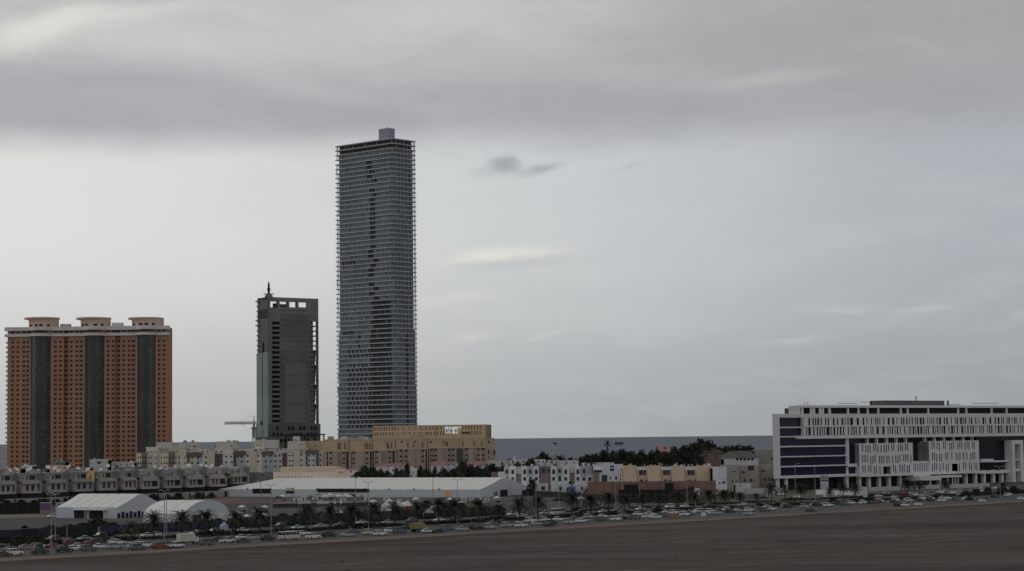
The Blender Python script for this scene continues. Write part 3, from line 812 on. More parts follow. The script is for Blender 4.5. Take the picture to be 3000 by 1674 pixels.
# two projecting slit blocks
def zAt(px, py, d): return P(px, py, d)[1]
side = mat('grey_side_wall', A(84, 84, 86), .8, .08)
wh2 = []
for (xa, xb, yt, yb_, xs) in ((2518, 2675, 1300, 1398, 2492), (2723, 2869, 1293, 1391, 2693)):
    a, b_ = P(xa, 1350, -3)[0], P(xb, 1350, -3)[0]
    z1, z0 = zAt(xa, yt, -3), zAt(xa, yb_, -3)
    hh = (z1 - z0) / 3
    hs = []
    dw = None
    ob = B.rc(2588, 1367, 2609, 1389, -3) if xa < 2600 else B.rc(2789, 1359, 2806, 1381, -3)
    for r in range(3):
        zc0 = z0 + r * hh + (1.6 if r == 0 else 1.0)
        s = a + 2.5
        while s < b_ - 2.4:
            n_ = rnd.choice((1, 2, 2, 3, 3))
            for _ in range(n_):
                if s > b_ - 2.4: break
                up = rnd.random() < .5
                h = (s, s + 1.0, zc0 + (0 if up else .9), zc0 + hh - (2.0 if up else 1.3))
                if not (r == 0 and s + 1.8 > ob[0] and s < ob[1] + 1): hs.append(h)
                s += 1.95
            s += rnd.choice((1.0, 1.4, 2.2))
    mb = MB()
    wall(mb, a, b_, z0, z1, hs + [ob], -3, .12)
    mb.poly([(a, -3, z0), (a, -3, z1), (a, 4, z1), (a, 4, z0)]); mb.poly([(b_, -3, z0), (b_, 4, z0), (b_, 4, z1), (b_, -3, z1)])
    mb.poly([(a, -3, z1), (b_, -3, z1), (b_, 7, z1), (a, 7, z1)]); mb.poly([(a, -3, z0), (a, 7, z0), (b_, 7, z0), (b_, -3, z0)])
    o = mb.build('projecting_block', whitew, R_)
    panes(o, hs, -2.88, slitg2, 'slit_window', 48)
    block('void', dark_in, o, ob[0] - .1, ob[1] + .1, .2, .4, ob[2] - .1, ob[3] + .1)
    c = P(xs, 1330, 5)[0]
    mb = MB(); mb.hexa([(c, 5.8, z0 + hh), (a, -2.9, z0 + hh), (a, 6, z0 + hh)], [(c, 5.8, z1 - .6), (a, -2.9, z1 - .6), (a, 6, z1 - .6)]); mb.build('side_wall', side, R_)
# link between the two blocks
a, b_ = P(2675, 1370, -2.5)[0], P(2724, 1370, -2.5)[0]
z0, z1 = zAt(2680, 1396, -2.5), zAt(2680, 1352, -2.5)
hs = [(a + .6 + k * 1.65, a + 1.3 + k * 1.65, z0 + 2.8, z1 - 1.2 - .4 * (k % 2)) for k in range(int((b_ - a - 1) / 1.65))]
mb = MB(); wall(mb, a, b_, z0, z1, hs, -2.5, .12); mb.poly([(a, -2.5, z1), (b_, -2.5, z1), (b_, 6, z1), (a, 6, z1)]); mb.poly([(a, -2.5, z0), (a, 6, z0), (b_, 6, z0), (b_, -2.5, z0)]); o = mb.build('link_block', whitew, R_)
panes(o, hs, -2.38, slitg2, 'slit_window')
a, b_ = P(2485, 1366, -.9)[0], P(2520, 1366, -.9)[0]; block('balcony', whitew, R_, a, b_, -1.1, 4, zAt(2500, 1368, -1), zAt(2500, 1359, -1))
# right hand glazed part
a, b_ = P(2869, 1330)[0], P(2968, 1330)[0]
block('glass_band', dglass2, R_, a, X1, 2.2, 2.6, zAt(2910, 1347, 0), zu0)
block('balcony', whitew, R_, a, P(2905, 1350)[0], -1.5, 3, zAt(2890, 1354, 0), zAt(2890, 1345, 0))
block('floor_beam', whitew, R_, a, X1, -.8, 3, zAt(2930, 1354, 0), zAt(2930, 1349, 0))
block('glass_band', dglass2, R_, a, X1, 2, 2.4, zAt(2920, 1378, 0), zAt(2920, 1354, 0))
block('floor_beam', whitew, R_, a - 2, X1, -1.2, 3, zAt(2920, 1387, 0), zAt(2920, 1378, 0))
# portal frame
q0, q1, q2, q3 = P(2966, 1340, -4)[0], P(2974, 1340, -4)[0], P(2991, 1340, -4)[0], P(2999, 1340, -4)[0]
zt_, zi = zAt(2975, 1290, -4), zAt(2975, 1302, -4)
mb = MB(); mb.box(q0, q1, -4, 2, 0, zt_); mb.box(q2, q3, -4, 2, 0, zt_); mb.box(q1, q2, -4, 2, zi, zt_)
for y0, y1 in ((1347, 1350), (1374, 1381)): mb.box(q1, q2, -3.4, 1, zAt(2982, y1, -4), zAt(2982, y0, -4))
mb.build('portal_frame', whitew, R_)
# ground floor
gz = zlow
block('ground_floor_glass', dglass2, R_, P(2308, 1420)[0], X1, 6, 6.6, 0, gz)
for px in [2283, 2307]: 
    s = P(px, 1420)[0]; block('column', whitew, R_, s - .8, s + .8, .4, 1.8, 0, gz)
for px in [2484, 2521, 2549, 2579, 2608, 2640, 2726, 2754, 2833, 2861, 2886, 2914, 2939]:
    s = P(px, 1412)[0]; block('column', whitew, R_, s - 1.0, s + 1.0, .2, 2.4, 0, gz + (6 if px < 2860 else 1.2))
a = B.rc(2694, 1396, 2758, 1408, -9); block('canopy', mat('cream_canopy', A(118, 122, 112), .8, .06), R_, a[0], a[1], -9, 2, a[2], a[3])
a = B.rc(2760, 1393, 2818, 1399, -7); block('canopy', whitew, R_, a[0], a[1], -7, 2, a[2], a[3])
for px in (2700, 2727, 2756):
    s = P(px, 1420, -8)[0]; block('canopy_post', whitew, R_, s - .4, s + .4, -8, -7.2, 0, zAt(2720, 1407, -9))
for px in (2778, 2792, 2800, 2808):
    s = P(px, 1420, -6)[0]; block('canopy_post', whitew, R_, s - .3, s + .3, -6, -5.4, 0, zAt(2790, 1398, -7))
a = B.rc(2300, 1402, 2600, 1412, 3)
# roof storey
r0 = P(2312, 1195)[0]; zr0, zr1 = zl(1194.5), zl(1187)
mb = MB(); _e = P(2346, 1200)[0]; mb.prism([(r0, .5), (_e, .5), (_e + SK * 12, 12), (r0 + SK * 12, 12)], zpar - .3, zl(1189)); mb.build('roof_end_block', whitew, R_)
_x = P(2333, 1190, 3)[0]; mb = MB(); mb.prism([(_x, 3), (X1, 3), (X1, 26), (_x + 23 * SK, 26)], zl(1194.5, 3), zl(1187.5, 3)); mb.build('roof_slab', whitew, R_)
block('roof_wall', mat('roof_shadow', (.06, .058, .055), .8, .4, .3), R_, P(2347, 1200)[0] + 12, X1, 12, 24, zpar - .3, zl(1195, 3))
k = 0
for px in [2352, 2378, 2386, 2404, 2412, 2432, 2485, 2516, 2543, 2574, 2640, 2660, 2720, 2808, 2832, 2906, 2950]:
    s = P(px, 1200, 4)[0]; block('column', whitew, R_, s - (.9 if px < 2440 else .35), s + .6, 4, 5, zpar - .3, zl(1194, 3)); k += 1
pm = mat('plant_screen', (.10, .10, .102), .7, .4, .5)
a = B.rc(2590, 1174, 2767, 1186, 12); block('plant_screen', pm, R_, a[0], a[1], 12, 22, zl(1188), a[3])
for a_, b_, y0 in ((2460, 2510, 1182), (2528, 2580, 1178), (2855, 2925, 1181.5), (2778, 2815, 1185)):
    a = B.rc(a_, y0, b_, y0 + 1.2, 10); block('shade_sail_bar', pm, R_, a[0], a[1], 10, 12, a[2], a[3])
for px, y0 in ((2553, 1175), (2578, 1177), (2779, 1174), (2553, 1176), (2358, 1178), (2367, 1178)):
    a = B.rc(px - 1.2, y0, px + 1.2, 1188, 10); block('vent_pipe', pm if px > 2400 else metal_l, R_, a[0], a[1], 10, 11, a[2], a[3])
a = B.rc(2687.3, 1160, 2688.7, 1175, 12); o = block('antenna', pm, R_, a[0], a[1], 13, 13.4, a[2], a[3])
# ---------------------------------------------------------------- flats, villas and houses
cream = mat('cream_render', A(120, 112, 95), .9, .1, .1)
cream2 = mat('grey_cream_render', A(106, 102, 94), .9, .1, .1)
creamcol = mat('sandy_cream_render', A(112, 104, 90), .9, .1, .1)
brown_r = mat('brown_recess_render', A(72, 62, 54), .9, .15, .1)
maroon = mat('maroon_panel', A(62, 44, 42), .9, .12, .1)
dkgrey = mat('charcoal_panel', A(58, 56, 55), .9, .12, .1)
ltgrey = mat('pale_grey_render', A(112, 111, 112), .9, .1, .1)
tanp = mat('pink_tan_render', A(95, 81, 65), .9, .12, .08, .2, None, .08, tint=A(90, 81, 67))
ochre = mat('ochre_render', A(106, 88, 62), .9, .14, .08, .2, None, .08, tint=A(98, 82, 64))
tandark = mat('dark_light_well', A(52, 45, 41), .9, .2)
tanlite = mat('pale_tan_trim', A(114, 96, 76), .9, .1, .1)
hood = mat('maroon_window_hood', A(44, 30, 28), .8, .2)
winm = mat('dark_window_glass', (.028, .028, .03), .25, .4, .5, .5)
litsill = mat('pale_window_sill', A(126, 118, 108), .9, .1)
roofm = mat('pale_roof_screed', A(112, 108, 102, .5), .9, .2, .2)
whiter = mat('white_render', A(150, 149, 150), .9, .1, .1)
greyr = mat('mid_grey_render', A(92, 93, 96), .9, .12, .1)
doorb = mat('brown_timber_door', A(74, 60, 50), .8, .15, .4)
def facade(B, cols, wins, groundz=0.0, depth=14, dep=.25, body=True, wname='window'):
    """cols: (x0,x1,ytop,ybottom or None,material,offset); wins: (cx,cy,w,h) all in photo pixels"""
    byM = {}
    for x0, x1, yt, yb, m, d in cols:
        a, b, zb, zt = B.rc(x0, yt, x1, yb or 1440, d)
        if yb is None: zb = groundz
        mb, hs = byM.setdefault(m.name, (MB(), []))
        H = []
        for cx, cy, ww, hh in wins:
            if x0 <= cx < x1 and cy > yt and (yb is None or cy < yb):
                H.append(B.rc(cx - ww / 2, cy - hh / 2, cx + ww / 2, cy + hh / 2, d))
        H = wall(mb, a, b, zb, zt, H, d, dep)
        hs += [(h, d + dep) for h in H]
        e = 2.0
        mb.poly([(a, d, zb), (a, d, zt), (a, e, zt), (a, e, zb)]); mb.poly([(b, d, zb), (b, e, zb), (b, e, zt), (b, d, zt)])
        mb.poly([(a, d, zt), (b, d, zt), (b, e, zt), (a, e, zt)]); mb.poly([(a, d, zb), (a, e, zb), (b, e, zb), (b, d, zb)])
    names = {}
    for i, (mn, (mb, hs)) in enumerate(byM.items()):
        o = mb.build('wall' if i == 0 else 'accent_panel', MATS[mn], B.root)
        for h, y in hs: block(wname, winm, B.root, h[0] - .05, h[1] + .05, y, y + .1, h[2] - .05, h[3] + .05)
    if body:
        zt = min(B.rc(c[0], c[2], c[1], 1440, 0)[3] for c in cols if c[3] is None) - .3
        block('rear_wall', MATS[cols[0][4].name], B.root, .05, B.L - .05, 2.0, depth, groundz, zt)
def setback(B, x0, x1, yt, yb, m, d, wins=(), depth=8, name='roof_storey', overhang=0.0):
    a, b, zb, zt = B.rc(x0, yt, x1, yb, d)
    H = [B.rc(cx - w_ / 2, cy - h_ / 2, cx + w_ / 2, cy + h_ / 2, d) for cx, cy, w_, h_ in wins]
    mb = MB(); H = wall(mb, a, b, zb - 2.5, zt, H, d, .2)
    mb.box(a, b, d + .25, d + depth, zb - 2.5, zt - .02)
    o = mb.build(name, m, B.root)
    for h in H: block('window', winm, o, h[0] - .05, h[1] + .05, d + .18, d + .24, h[2] - .05, h[3] + .05)
    if overhang: block('cap', m, o, a - overhang, b + overhang, d - overhang, d + depth, zt, zt + .5)
    return o
def clutter(B, x0, x1, y, d, n, o=None):
    for _ in range(n):
        px = rnd.uniform(x0, x1); a, z = B.uv(px, y, d); w_ = rnd.uniform(.5, 1.3)
        block('roof_tank', rnd.choice((metal_l, metal_d, roofm)), B.root, a, a + w_, d, d + w_, z - 2, z + rnd.uniform(.5, 1.2))
Z4 = lambda v: 390 + v / 8.587
Y4 = lambda v: 1270 + v / 8.587
def fl_cols(l): return [(Z4(a), Z4(b), Y4(yt), None if yb is None else Y4(yb), m, d) for a, b, yt, yb, m, d in l]
def fl_w(l, ww=5.2, hh=5.4): return [(Z4(a), Y4(b), ww, hh) for a, b in l]
GF = 'mid rise flats in a row'
def flat(label, xa, xb, cols, wins, ww=5.2, hh=5.4, Yd=1290):
    B = Bld('apartment_block', label, 'building', Z4(xa), Yd, Z4(xb), Yd, GF)
    facade(B, fl_cols(cols), fl_w(wins, ww, hh))
    return B
B = flat('cream flats at the left end of the row with narrow paired windows', 90, 668, [(90, 205, 500, None, cream, -.5), (205, 360, 480, None, brown_r, .6), (360, 515, 505, None, cream2, -.2), (515, 605, 500, None, cream, -.6), (605, 668, 420, None, creamcol, .4)],
         [(135, 610), (185, 610), (135, 750), (185, 750), (270, 610), (310, 610), (270, 750), (310, 750), (400, 610), (455, 610), (570, 610), (400, 750), (455, 750), (570, 750)], 3.6, 5.6)
setback(B, Z4(325), Z4(640), Y4(365), Y4(500), cream, 4, fl_w([(380, 470), (450, 470), (520, 465), (600, 470)], 4, 5), 8, overhang=.3)
setback(B, Z4(620), Z4(930), Y4(300), Y4(420), cream2, 6, fl_w([(775, 340)], 5, 4), 8); setback(B, Z4(588), Z4(960), Y4(222), Y4(295), cream2, 5.2, (), 9, 'roof_parapet')
B = flat('cream flats with a brown recessed stair bay and a round roof parapet', 668, 1345, [(668, 882, 505, None, cream, -.4), (882, 1052, 480, None, brown_r, .6), (1052, 1180, 555, None, cream2, -.2), (1180, 1345, 560, None, cream, -.6)],
         [(710, 610), (790, 610), (848, 610), (710, 750), (790, 750), (848, 750), (930, 610), (1005, 610), (930, 750), (1005, 750), (1075, 610), (1160, 610), (1300, 610), (1075, 750), (1160, 750), (1310, 750)], 3.8, 5.6)
setback(B, Z4(870), Z4(1335), Y4(365), Y4(560), creamcol, 4, fl_w([(905, 465), (960, 465), (1030, 460), (1105, 460)], 3.6, 5), 8, overhang=.3)
setback(B, Z4(1190), Z4(1345), Y4(295), Y4(420), cream, 6, (), 8); setback(B, Z4(1135), Z4(1345), Y4(222), Y4(292), cream2, 5.2, (), 9, 'roof_parapet')
clutter(B, Z4(1200), Z4(1340), Y4(222), 6, 4)
B = flat('flats with a wide maroon panel over a grey gable', 1345, 2048, [(1345, 1728, 480, 590, maroon, -.9), (1345, 1430, 590, None, brown_r, .2), (1430, 1600, 590, None, cream2, -.4), (1600, 1740, 590, None, greyr, -.2), (1740, 1892, 545, None, cream, -.3), (1892, 2048, 430, None, creamcol, -.8)],
         [(1490, 612), (1635, 612), (1830, 600), (1480, 745), (1630, 745), (1830, 740)], 6.4, 5.6)
setback(B, Z4(1345), Z4(1640), Y4(295), Y4(480), cream2, 5, fl_w([(1545, 335), (1400, 420)], 6, 4), 8, overhang=.3); setback(B, Z4(1345), Z4(1600), Y4(215), Y4(290), cream2, 5.5, (), 9, 'roof_parapet')
setback(B, Z4(1620), Z4(1900), Y4(400), Y4(545), cream, 3, fl_w([(1755, 462), (1875, 460)], 4.6, 4.6), 8)
clutter(B, Z4(1400), Z4(1560), Y4(215), 7, 5)
B = flat('flats with two dark maroon stair bays and pale grey fronts', 2048, 3092, [(2048, 2255, 515, None, maroon, .4), (2255, 2520, 545, None, ltgrey, -.3), (2520, 2822, 445, 560, maroon, -.9), (2520, 2600, 560, None, maroon, .3), (2600, 2822, 560, None, greyr, -.2), (2822, 2952, 545, None, cream, -.4), (2952, 3092, 450, None, creamcol, -.9)],
         [(2340, 590), (2460, 590), (2340, 730), (2480, 730), (2640, 590), (2725, 590), (2725, 715), (2150, 600), (2150, 690), (2880, 570), (2880, 715)], 6, 5.4)
setback(B, Z4(2048), Z4(2560), Y4(430), Y4(545), cream, 3, fl_w([(2090, 462), (2225, 462)], 5, 4.6), 8)
setback(B, Z4(2060), Z4(2520), Y4(300), Y4(430), cream2, 5, fl_w([(2075, 330), (2480, 320)], 5, 4), 8); setback(B, Z4(2080), Z4(2620), Y4(205), Y4(300), cream2, 5.6, (), 9, 'roof_parapet')
setback(B, Z4(2640), Z4(3090), Y4(390), Y4(545), creamcol, 4, fl_w([(3070, 430)], 5, 5), 8)
clutter(B, Z4(2250), Z4(2600), Y4(205), 8, 6)
o5 = 2490
B = flat('flats with a maroon top panel in front of the concrete tower', 3092, 3750, [(3092, 3235, 530, None, cream, -.3), (3235, 3525, 450, 545, maroon, -.9), (3235, 3525, 545, None, greyr, -.3), (3525, 3750, 515, None, cream2, -.2)],
         [(o5 + a, b) for a, b in ((655, 570), (655, 710), (800, 580), (970, 570), (850, 700), (970, 705), (1085, 570), (1195, 560), (1090, 700), (1210, 700), (1090, 835), (1210, 835), (850, 840))], 6.2, 5.4)
setback(B, Z4(3092), Z4(3750), Y4(385), Y4(515), cream2, 3.5, fl_w([(3100, 430), (3210, 420), (3370, 410), (3620, 420), (3720, 405)], 4.4, 4.6), 8)
setback(B, Z4(3060), Z4(3300), Y4(250), Y4(385), cream, 6, fl_w([(3200, 305), (3120, 300)], 4.5, 4), 8); setback(B, Z4(3080), Z4(3640), Y4(165), Y4(270), cream2, 6.5, (), 9, 'roof_parapet')
clutter(B, Z4(3100), Z4(3500), Y4(165), 8, 5)
B = flat('flats with a tall charcoal frame round pale windows beside the tan terraces', 3750, 4782, [(3750, 3882, 490, None, maroon, .4), (3882, 4040, 500, None, cream, -.3), (4040, 4192, 400, None, creamcol, -.8), (4192, 4342, 510, None, cream, -.3), (4342, 4392, 420, None, dkgrey, -.6), (4392, 4600, 420, 520, dkgrey, -.6), (4392, 4600, 520, None, ltgrey, -.2), (4600, 4672, 420, None, dkgrey, -.6), (4672, 4782, 440, None, cream2, -.2)],
         [(o5 + a, b) for a, b in ((1445, 560), (1525, 560), (1445, 690), (1525, 690), (1450, 815), (1525, 815), (1745, 540), (1745, 680), (1745, 810), (1940, 560), (2050, 540), (2050, 680), (1940, 680), (2050, 810), (1940, 810), (2225, 545), (2225, 680), (2225, 810), (1330, 560), (1330, 680))], 5.4, 5.4)
setback(B, Z4(3750), Z4(4400), Y4(375), Y4(510), cream2, 3.5, fl_w([(3830, 410), (4230, 420)], 4.4, 4.6), 8)
setback(B, Z4(3885), Z4(4340), Y4(195), Y4(385), cream2, 6, fl_w([(4200, 290)], 4, 4), 8); setback(B, Z4(4020), Z4(4180), Y4(75), Y4(190), creamcol, 8, (), 5, 'stair_head')
setback(B, Z4(4340), Z4(4782), Y4(190), Y4(420), ochre, 7, fl_w([(4590, 300)], 5, 4), 8)
clutter(B, Z4(3890), Z4(4300), Y4(195), 8, 4)
# tan terraces
tan_edges = [(947, 1022, 1322, 1290, 'first'), (1022, 1090, 1322, 1290, 'second'), (1090, 1157, 1320, 1289, 'third'), (1157, 1252, 1316, 1288, 'fourth'), (1252, 1345, 1313, 1287, 'fifth'), (1345, 1424, 1312, 1285, 'sixth')]
hoods = [969, 1007, 1036, 1075, 1103, 1142, 1175, 1190, 1238, 1266, 1277, 1328, 1316, 1367, 1401, 1416]
uph = [1177, 1215, 1262, 1299]
darkst = [(957, 961), (1014, 1022), (1028, 1030), (1084, 1090), (1092, 1096), (1150, 1157), (1163, 1165), (1247, 1252), (1255, 1258), (1338, 1345), (1347, 1357), (1345, 1347)]
desc = ['tan flats beside the cream row with a grey stair head on the roof', 'tan flats with an ochre roof storey at the foot of the tall tower', 'tan flats below the left end of the slit building',
        'tan flats with two hooded windows in the roof storey', 'tan flats below the open gap of the slit building', 'tan flats with plain ochre roof storey near the right end']
for (x0, x1, yf, ys, wd), lb in zip(tan_edges, desc):
    B = Bld('apartment_block', lb, 'building', x0, 1250, x1, 1250, GF)
    dz = sorted([(max(a, x0), min(b, x1)) for a, b in darkst if a < x1 and b > x0])
    cols, c = [], x0
    for a, b in dz:
        if a > c: cols.append((c, a, yf, None, tanp, -.3))
        cols.append((a, b, yf, None, tandark, .8)); c = b
    if c < x1: cols.append((c, x1, yf, None, tanp, -.3))
    wn = [(h, y, 7.0, hh) for h in hoods if x0 < h < x1 for y, hh in ((yf + 9, 13), (yf + 25.5, 9.5), (yf + 38, 8))]
    facade(B, cols, wn, wname='hooded_window')
    for h, y, ww, hh in wn:
        a, b, zb, zt = B.rc(h - 1.2, y - hh * .05, h + 1.2, y + hh * .42, -.3)
        block('sill', litsill, B.root, a, b, -.5, -.1, zb, zt)
        a, b, zb, zt = B.rc(h - 4.3, y - hh * .5 - 1.6, h + 4.3, y - hh * .5 + 1, -.3)
        block('hood', hood, B.root, a, b, -.75, -.3, zb, zt)
    px = x0 + 3
    while px < x1 - 3:
        if not any(a - 1.5 < px < b + 1.5 for a, b in dz) and not any(abs(px - h) < 4.5 for h in hoods):
            a, b, zb, zt = B.rc(px - .35, yf + 4, px + .35, 1440, -.3); block('pilaster', tanlite if rnd.random() < .6 else tandark, B.root, a, b, -.42, -.3, 0, zt)
        px += rnd.choice((2.6, 3.4, 4.6))
    a, b, zb, zt = B.rc(x0, yf - .5, x1, yf + 1.2, -.5); block('string_course', tanlite, B.root, a, b, -.75, -.3, zb, zt)
    sb = setback(B, x0 + (2 if x0 > 960 else 0), x1, ys, yf, ochre, 4, [(u, 1298, 6, 12) for u in uph if x0 < u < x1], 9, overhang=.15)
    for u in uph:
        if x0 < u < x1: a, b, zb, zt = B.rc(u - 1.6, 1297.5, u + 1.6, 1304, 4); block('sill', litsill, sb, a, b, 3.7, 4.2, zb, zt)
    for px, y0 in ((960, 1279), (999, 1279), (1010, 1276), (1048, 1277), (1062, 1281)):
        if x0 <= px < x1 - 12: setback(B, px, px + rnd.uniform(14, 19), y0, ys + 1, rnd.choice((cream2, ochre, tanp)), 8, (), 5, 'stair_head')
    for k in range(3):
        px = rnd.uniform(x0 + 8, x1 - 8); a, b, zb, zt = B.rc(px, ys + 8, px + 3.5, yf - 6, 4); block('recess_shade_strip', tandark, sb, a, b, 3.86, 3.99, zb, zt)  # thin dark strips set on the wall; recess shade put into their colour
B = Bld('apartment_block', 'tan flats with a rounded end at the right end of the row', 'building', 1424, 1250, 1461, 1262, GF)
facade(B, [(1424, 1450, 1310, None, tanp, 0)], [(1446, 1328, 5, 10), (1432, 1325, 5, 12), (1432, 1341, 4, 6)], body=False)
mb = MB(); zt = B.uv(1450, 1300)[1]; rr_ = B.L * .28
mb.prism([(B.L * .7 + rr_ * math.cos(t), 5 + 5 * math.sin(t)) for t in [2 * math.pi * k / 20 for k in range(20)]], 0, zt); mb.build('rounded_end', ochre, B.root)
setback(B, 1424, 1449, 1284, 1310, tanp, 3, [(1432, 1298, 5, 12)], 8); block('window', winm, B.root, B.L * .7 - .8, B.L * .7 + .8, -.15, .4, zt - 7, zt - 4)

# villas with projecting balcony fronts
dishw = mat('white_water_tank', (.6, .6, .58), .7, .1)
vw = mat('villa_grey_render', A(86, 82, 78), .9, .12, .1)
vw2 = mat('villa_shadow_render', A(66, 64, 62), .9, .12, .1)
vopen = mat('villa_dark_opening', (.03, .028, .03), .6, .4)
VWS = [vw, mat('villa_warm_render', A(88, 81, 76), .9, .14, .1), mat('villa_cool_render', A(78, 78, 78), .9, .14, .1)]
VX = [-8, 62, 137, 213, 288, 357, 412, 480, 546, 612, 678, 742]
A0, A1 = atY(0, 1062), atY(742, 1215)
vdesc = ['leftmost grey villa of the row, cut by the picture edge', 'grey villa with a wide pale balcony front behind the parked fairground trucks', 'grey villa with two dark openings above the white roofed court', 'grey villa with a yellow ochre stair tower at its right side',
         'grey villa just right of the yellow ochre stair tower', 'grey villa with a big dark roof terrace opening, left of the plain fronted ones', 'grey villa with three tiny windows and a dark corner opening', 'grey villa with paired tall windows above the left tent gable',
         'grey villa with paired tall windows behind the arched tent', 'grey villa with paired tall windows left of the long tent', 'rightmost grey villa of the row, half hidden by the long tent']
def villa(k):
    xa, xb = VX[k], VX[k + 1]
    fa, fb = (xa + 8) / 750, (xb + 8) / 750
    def onrow(px):
        r = ray(px, 1450); d = A1 - A0
        t = (r.x / r.y * A0.y - A0.x) / (d.x - r.x / r.y * d.y); q = A0 + d * t
        return q
    a, b = onrow(xa), onrow(xb)
    if k == 10: sh = (A1 - A0).normalized(); sh = Vector((-sh.y * 0, 1, 0)) * 42; a, b = a * (1 + 42 / a.y), b * (1 + 42 / b.y); a.z = b.z = 0
    L = (b - a).length; u = (b - a).normalized()
    t = thing('villa', vdesc[k], 'house', a, math.atan2(u.y, u.x), 'grey villas in a row')
    vw = (VWS[0], VWS[1], VWS[0], VWS[2])[k % 4]
    fr = L * .64                                                   # width of the projecting front
    H = 16.3 - .3 * rnd.random()
    old = k < 6
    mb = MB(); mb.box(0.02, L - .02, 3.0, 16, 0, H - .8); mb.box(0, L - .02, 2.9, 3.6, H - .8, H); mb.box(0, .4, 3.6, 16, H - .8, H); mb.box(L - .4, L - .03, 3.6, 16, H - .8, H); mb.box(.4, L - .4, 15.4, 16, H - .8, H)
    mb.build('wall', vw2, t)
    # upper storey front
    if old:
        hs = [(.8, 1.3, 13.2, 14.7), (1.9, 2.5, 13.2, 14.7), (fr * .42, fr * .52, 13.0, 15), (fr * .6, fr * .96, 12.9, 15.2)]
    else:
        hs = [(fr * .1, fr * .16, 13.0, 13.8), (fr * .2, fr * .26, 13.0, 13.8), (fr * .3, fr * .36, 13.0, 13.8), (fr * .45, fr * .52, 12.9, 13.9), (fr * .62, fr * .7, 12.8, 14.9)]
    mb = MB(); hs = wall(mb, 0, fr * 1.02, 12.3, H - .3, hs, 1.4, .3); mb.box(0, fr * 1.02, 1.75, 3, 12.3, H - .35); o = mb.build('upper_storey', vw, t)
    for h in hs: block('window', vopen, o, h[0] - .04, h[1] + .04, 1.68, 1.74, h[2] - .04, h[3] + .04)
    block('roof_slab', vw, t, -.1, fr * 1.05, .9 if old else 1.3, 3, H - .3, H + .25)
    # balcony band, first floor wall, slab
    bt = 12.6 if old else 12.9
    block('balcony_band', vw, t, 0 if k % 2 else .3, fr * (1.06 if old else 1.0), -1.2, 1.2, 10.4 if not old else 10.9, bt)
    hs = [(fr * .3, fr * .46, 7.3, 10.2), (fr * .62, fr * .8, 7.3, 10.2)] if old else [(fr * .26, fr * .37, 7.2, 10.3), (fr * .5, fr * .61, 7.2, 10.3), (fr * .76, fr * 1.25, 7.2, 10.2)]
    mb = MB(); hs = wall(mb, 0, fr * (1.0 if old else 1.28), 6.2, 10.9, hs, 0, .4); mb.box(0, fr * 1.0, .42, 3, 6.2, 10.9); o = mb.build('first_floor', vw, t)
    for h in hs: block('window', vopen, o, h[0] - .04, h[1] + .04, .36, .42, h[2] - .04, h[3] + .04)
    block('floor_slab', vw, t, -.1, fr * 1.08, -1.2, 1.5, 5.9, 6.9)
    block('ground_floor', vopen, t, .3, L * .9, 1.0, 3.0, 0, 5.9)
    # garden wall with gates
    mb = MB()
    wall(mb, 0, L, 0, 3.6, [(L * .3, L * .42, 0, 3.2), (L * .72, L * .8, 0, 3)], -7, .3); mb.box(0, L * .3, -6.65, -6.4, 0, 3.6); mb.box(L * .42, L * .72, -6.65, -6.4, 0, 3.6); mb.box(L * .8, L, -6.65, -6.4, 0, 3.6)
    mb.build('garden_wall', mat('villa_boundary_wall', A(80, 77, 72), .9, .15, .1), t)
    block('gate', vopen, t, L * .3, L * .42, -6.8, -6.7, 0, 3.2)
    block('fin_wall', vw, t, fr * 1.12, fr * 1.2, -.5, 3, 6, 11.5)
    if k == 3:
        block('stair_tower', mat('ochre_yellow_render', A(120, 95, 52), .9, .1, .2), t, fr * .93, fr * 1.42, 1.2, 5, 10.8, H + .8)
        block('window', vopen, t, fr * 1.12, fr * 1.2, 1.1, 1.25, 12.4, 14.2)
    else: block('stair_head', vw, t, fr * 1.05, L - .6, 4, 8, H - .8, H + rnd.uniform(.2, 1.6))
    for _ in range(4):
        x, y, q = rnd.uniform(.6, L - 2), rnd.uniform(5, 13), rnd.uniform(.6, 1.6)
        block('roof_tank', rnd.choice((dishw, metal_l, metal_d, vw)), t, x, x + q, y, y + q, H - .8, H + rnd.uniform(.1, .9))
    return t, L, H
vill = [villa(k) for k in range(11)]
def house(label, x0, x1, Yd, yt, m, depth=10, wins=(), wh=(4, 5), cat='house', name='house', Yr=None, ybase=None, par=True, group=None, cols=None):
    B = Bld(name, label, cat, x0, Yd, x1, Yr or Yd, group)
    a, b, zb, zt = B.rc(x0, yt, x1, 1440)
    H = [B.rc(w_[0] - (w_[2] if len(w_) > 2 else wh[0]) / 2, w_[1] - (w_[3] if len(w_) > 3 else wh[1]) / 2, w_[0] + (w_[2] if len(w_) > 2 else wh[0]) / 2, w_[1] + (w_[3] if len(w_) > 3 else wh[1]) / 2) for w_ in wins]
    mb = MB(); H = wall(mb, 0, B.L, 0, zt, H, 0, .3)
    mb.box(0, B.L, .35, depth, 0, zt - .7); mb.box(0, .3, .01, depth, 0, zt - .01); mb.box(B.L - .3, B.L, .01, depth, 0, zt - .01); mb.box(.3, B.L - .3, depth - .3, depth, 0, zt - .01)
    mb.build('wall', m, B.root)
    for h in H: block('window', winm, B.root, h[0] - .05, h[1] + .05, .28, .34, h[2] - .05, h[3] + .05)
    if par: block('roof', roofm, B.root, .3, B.L - .3, .3, depth - .3, zt - .7, zt - .45)
    B.zt = zt
    return B
vgrey = [vw, cream2, roofm, vw2, tanp]
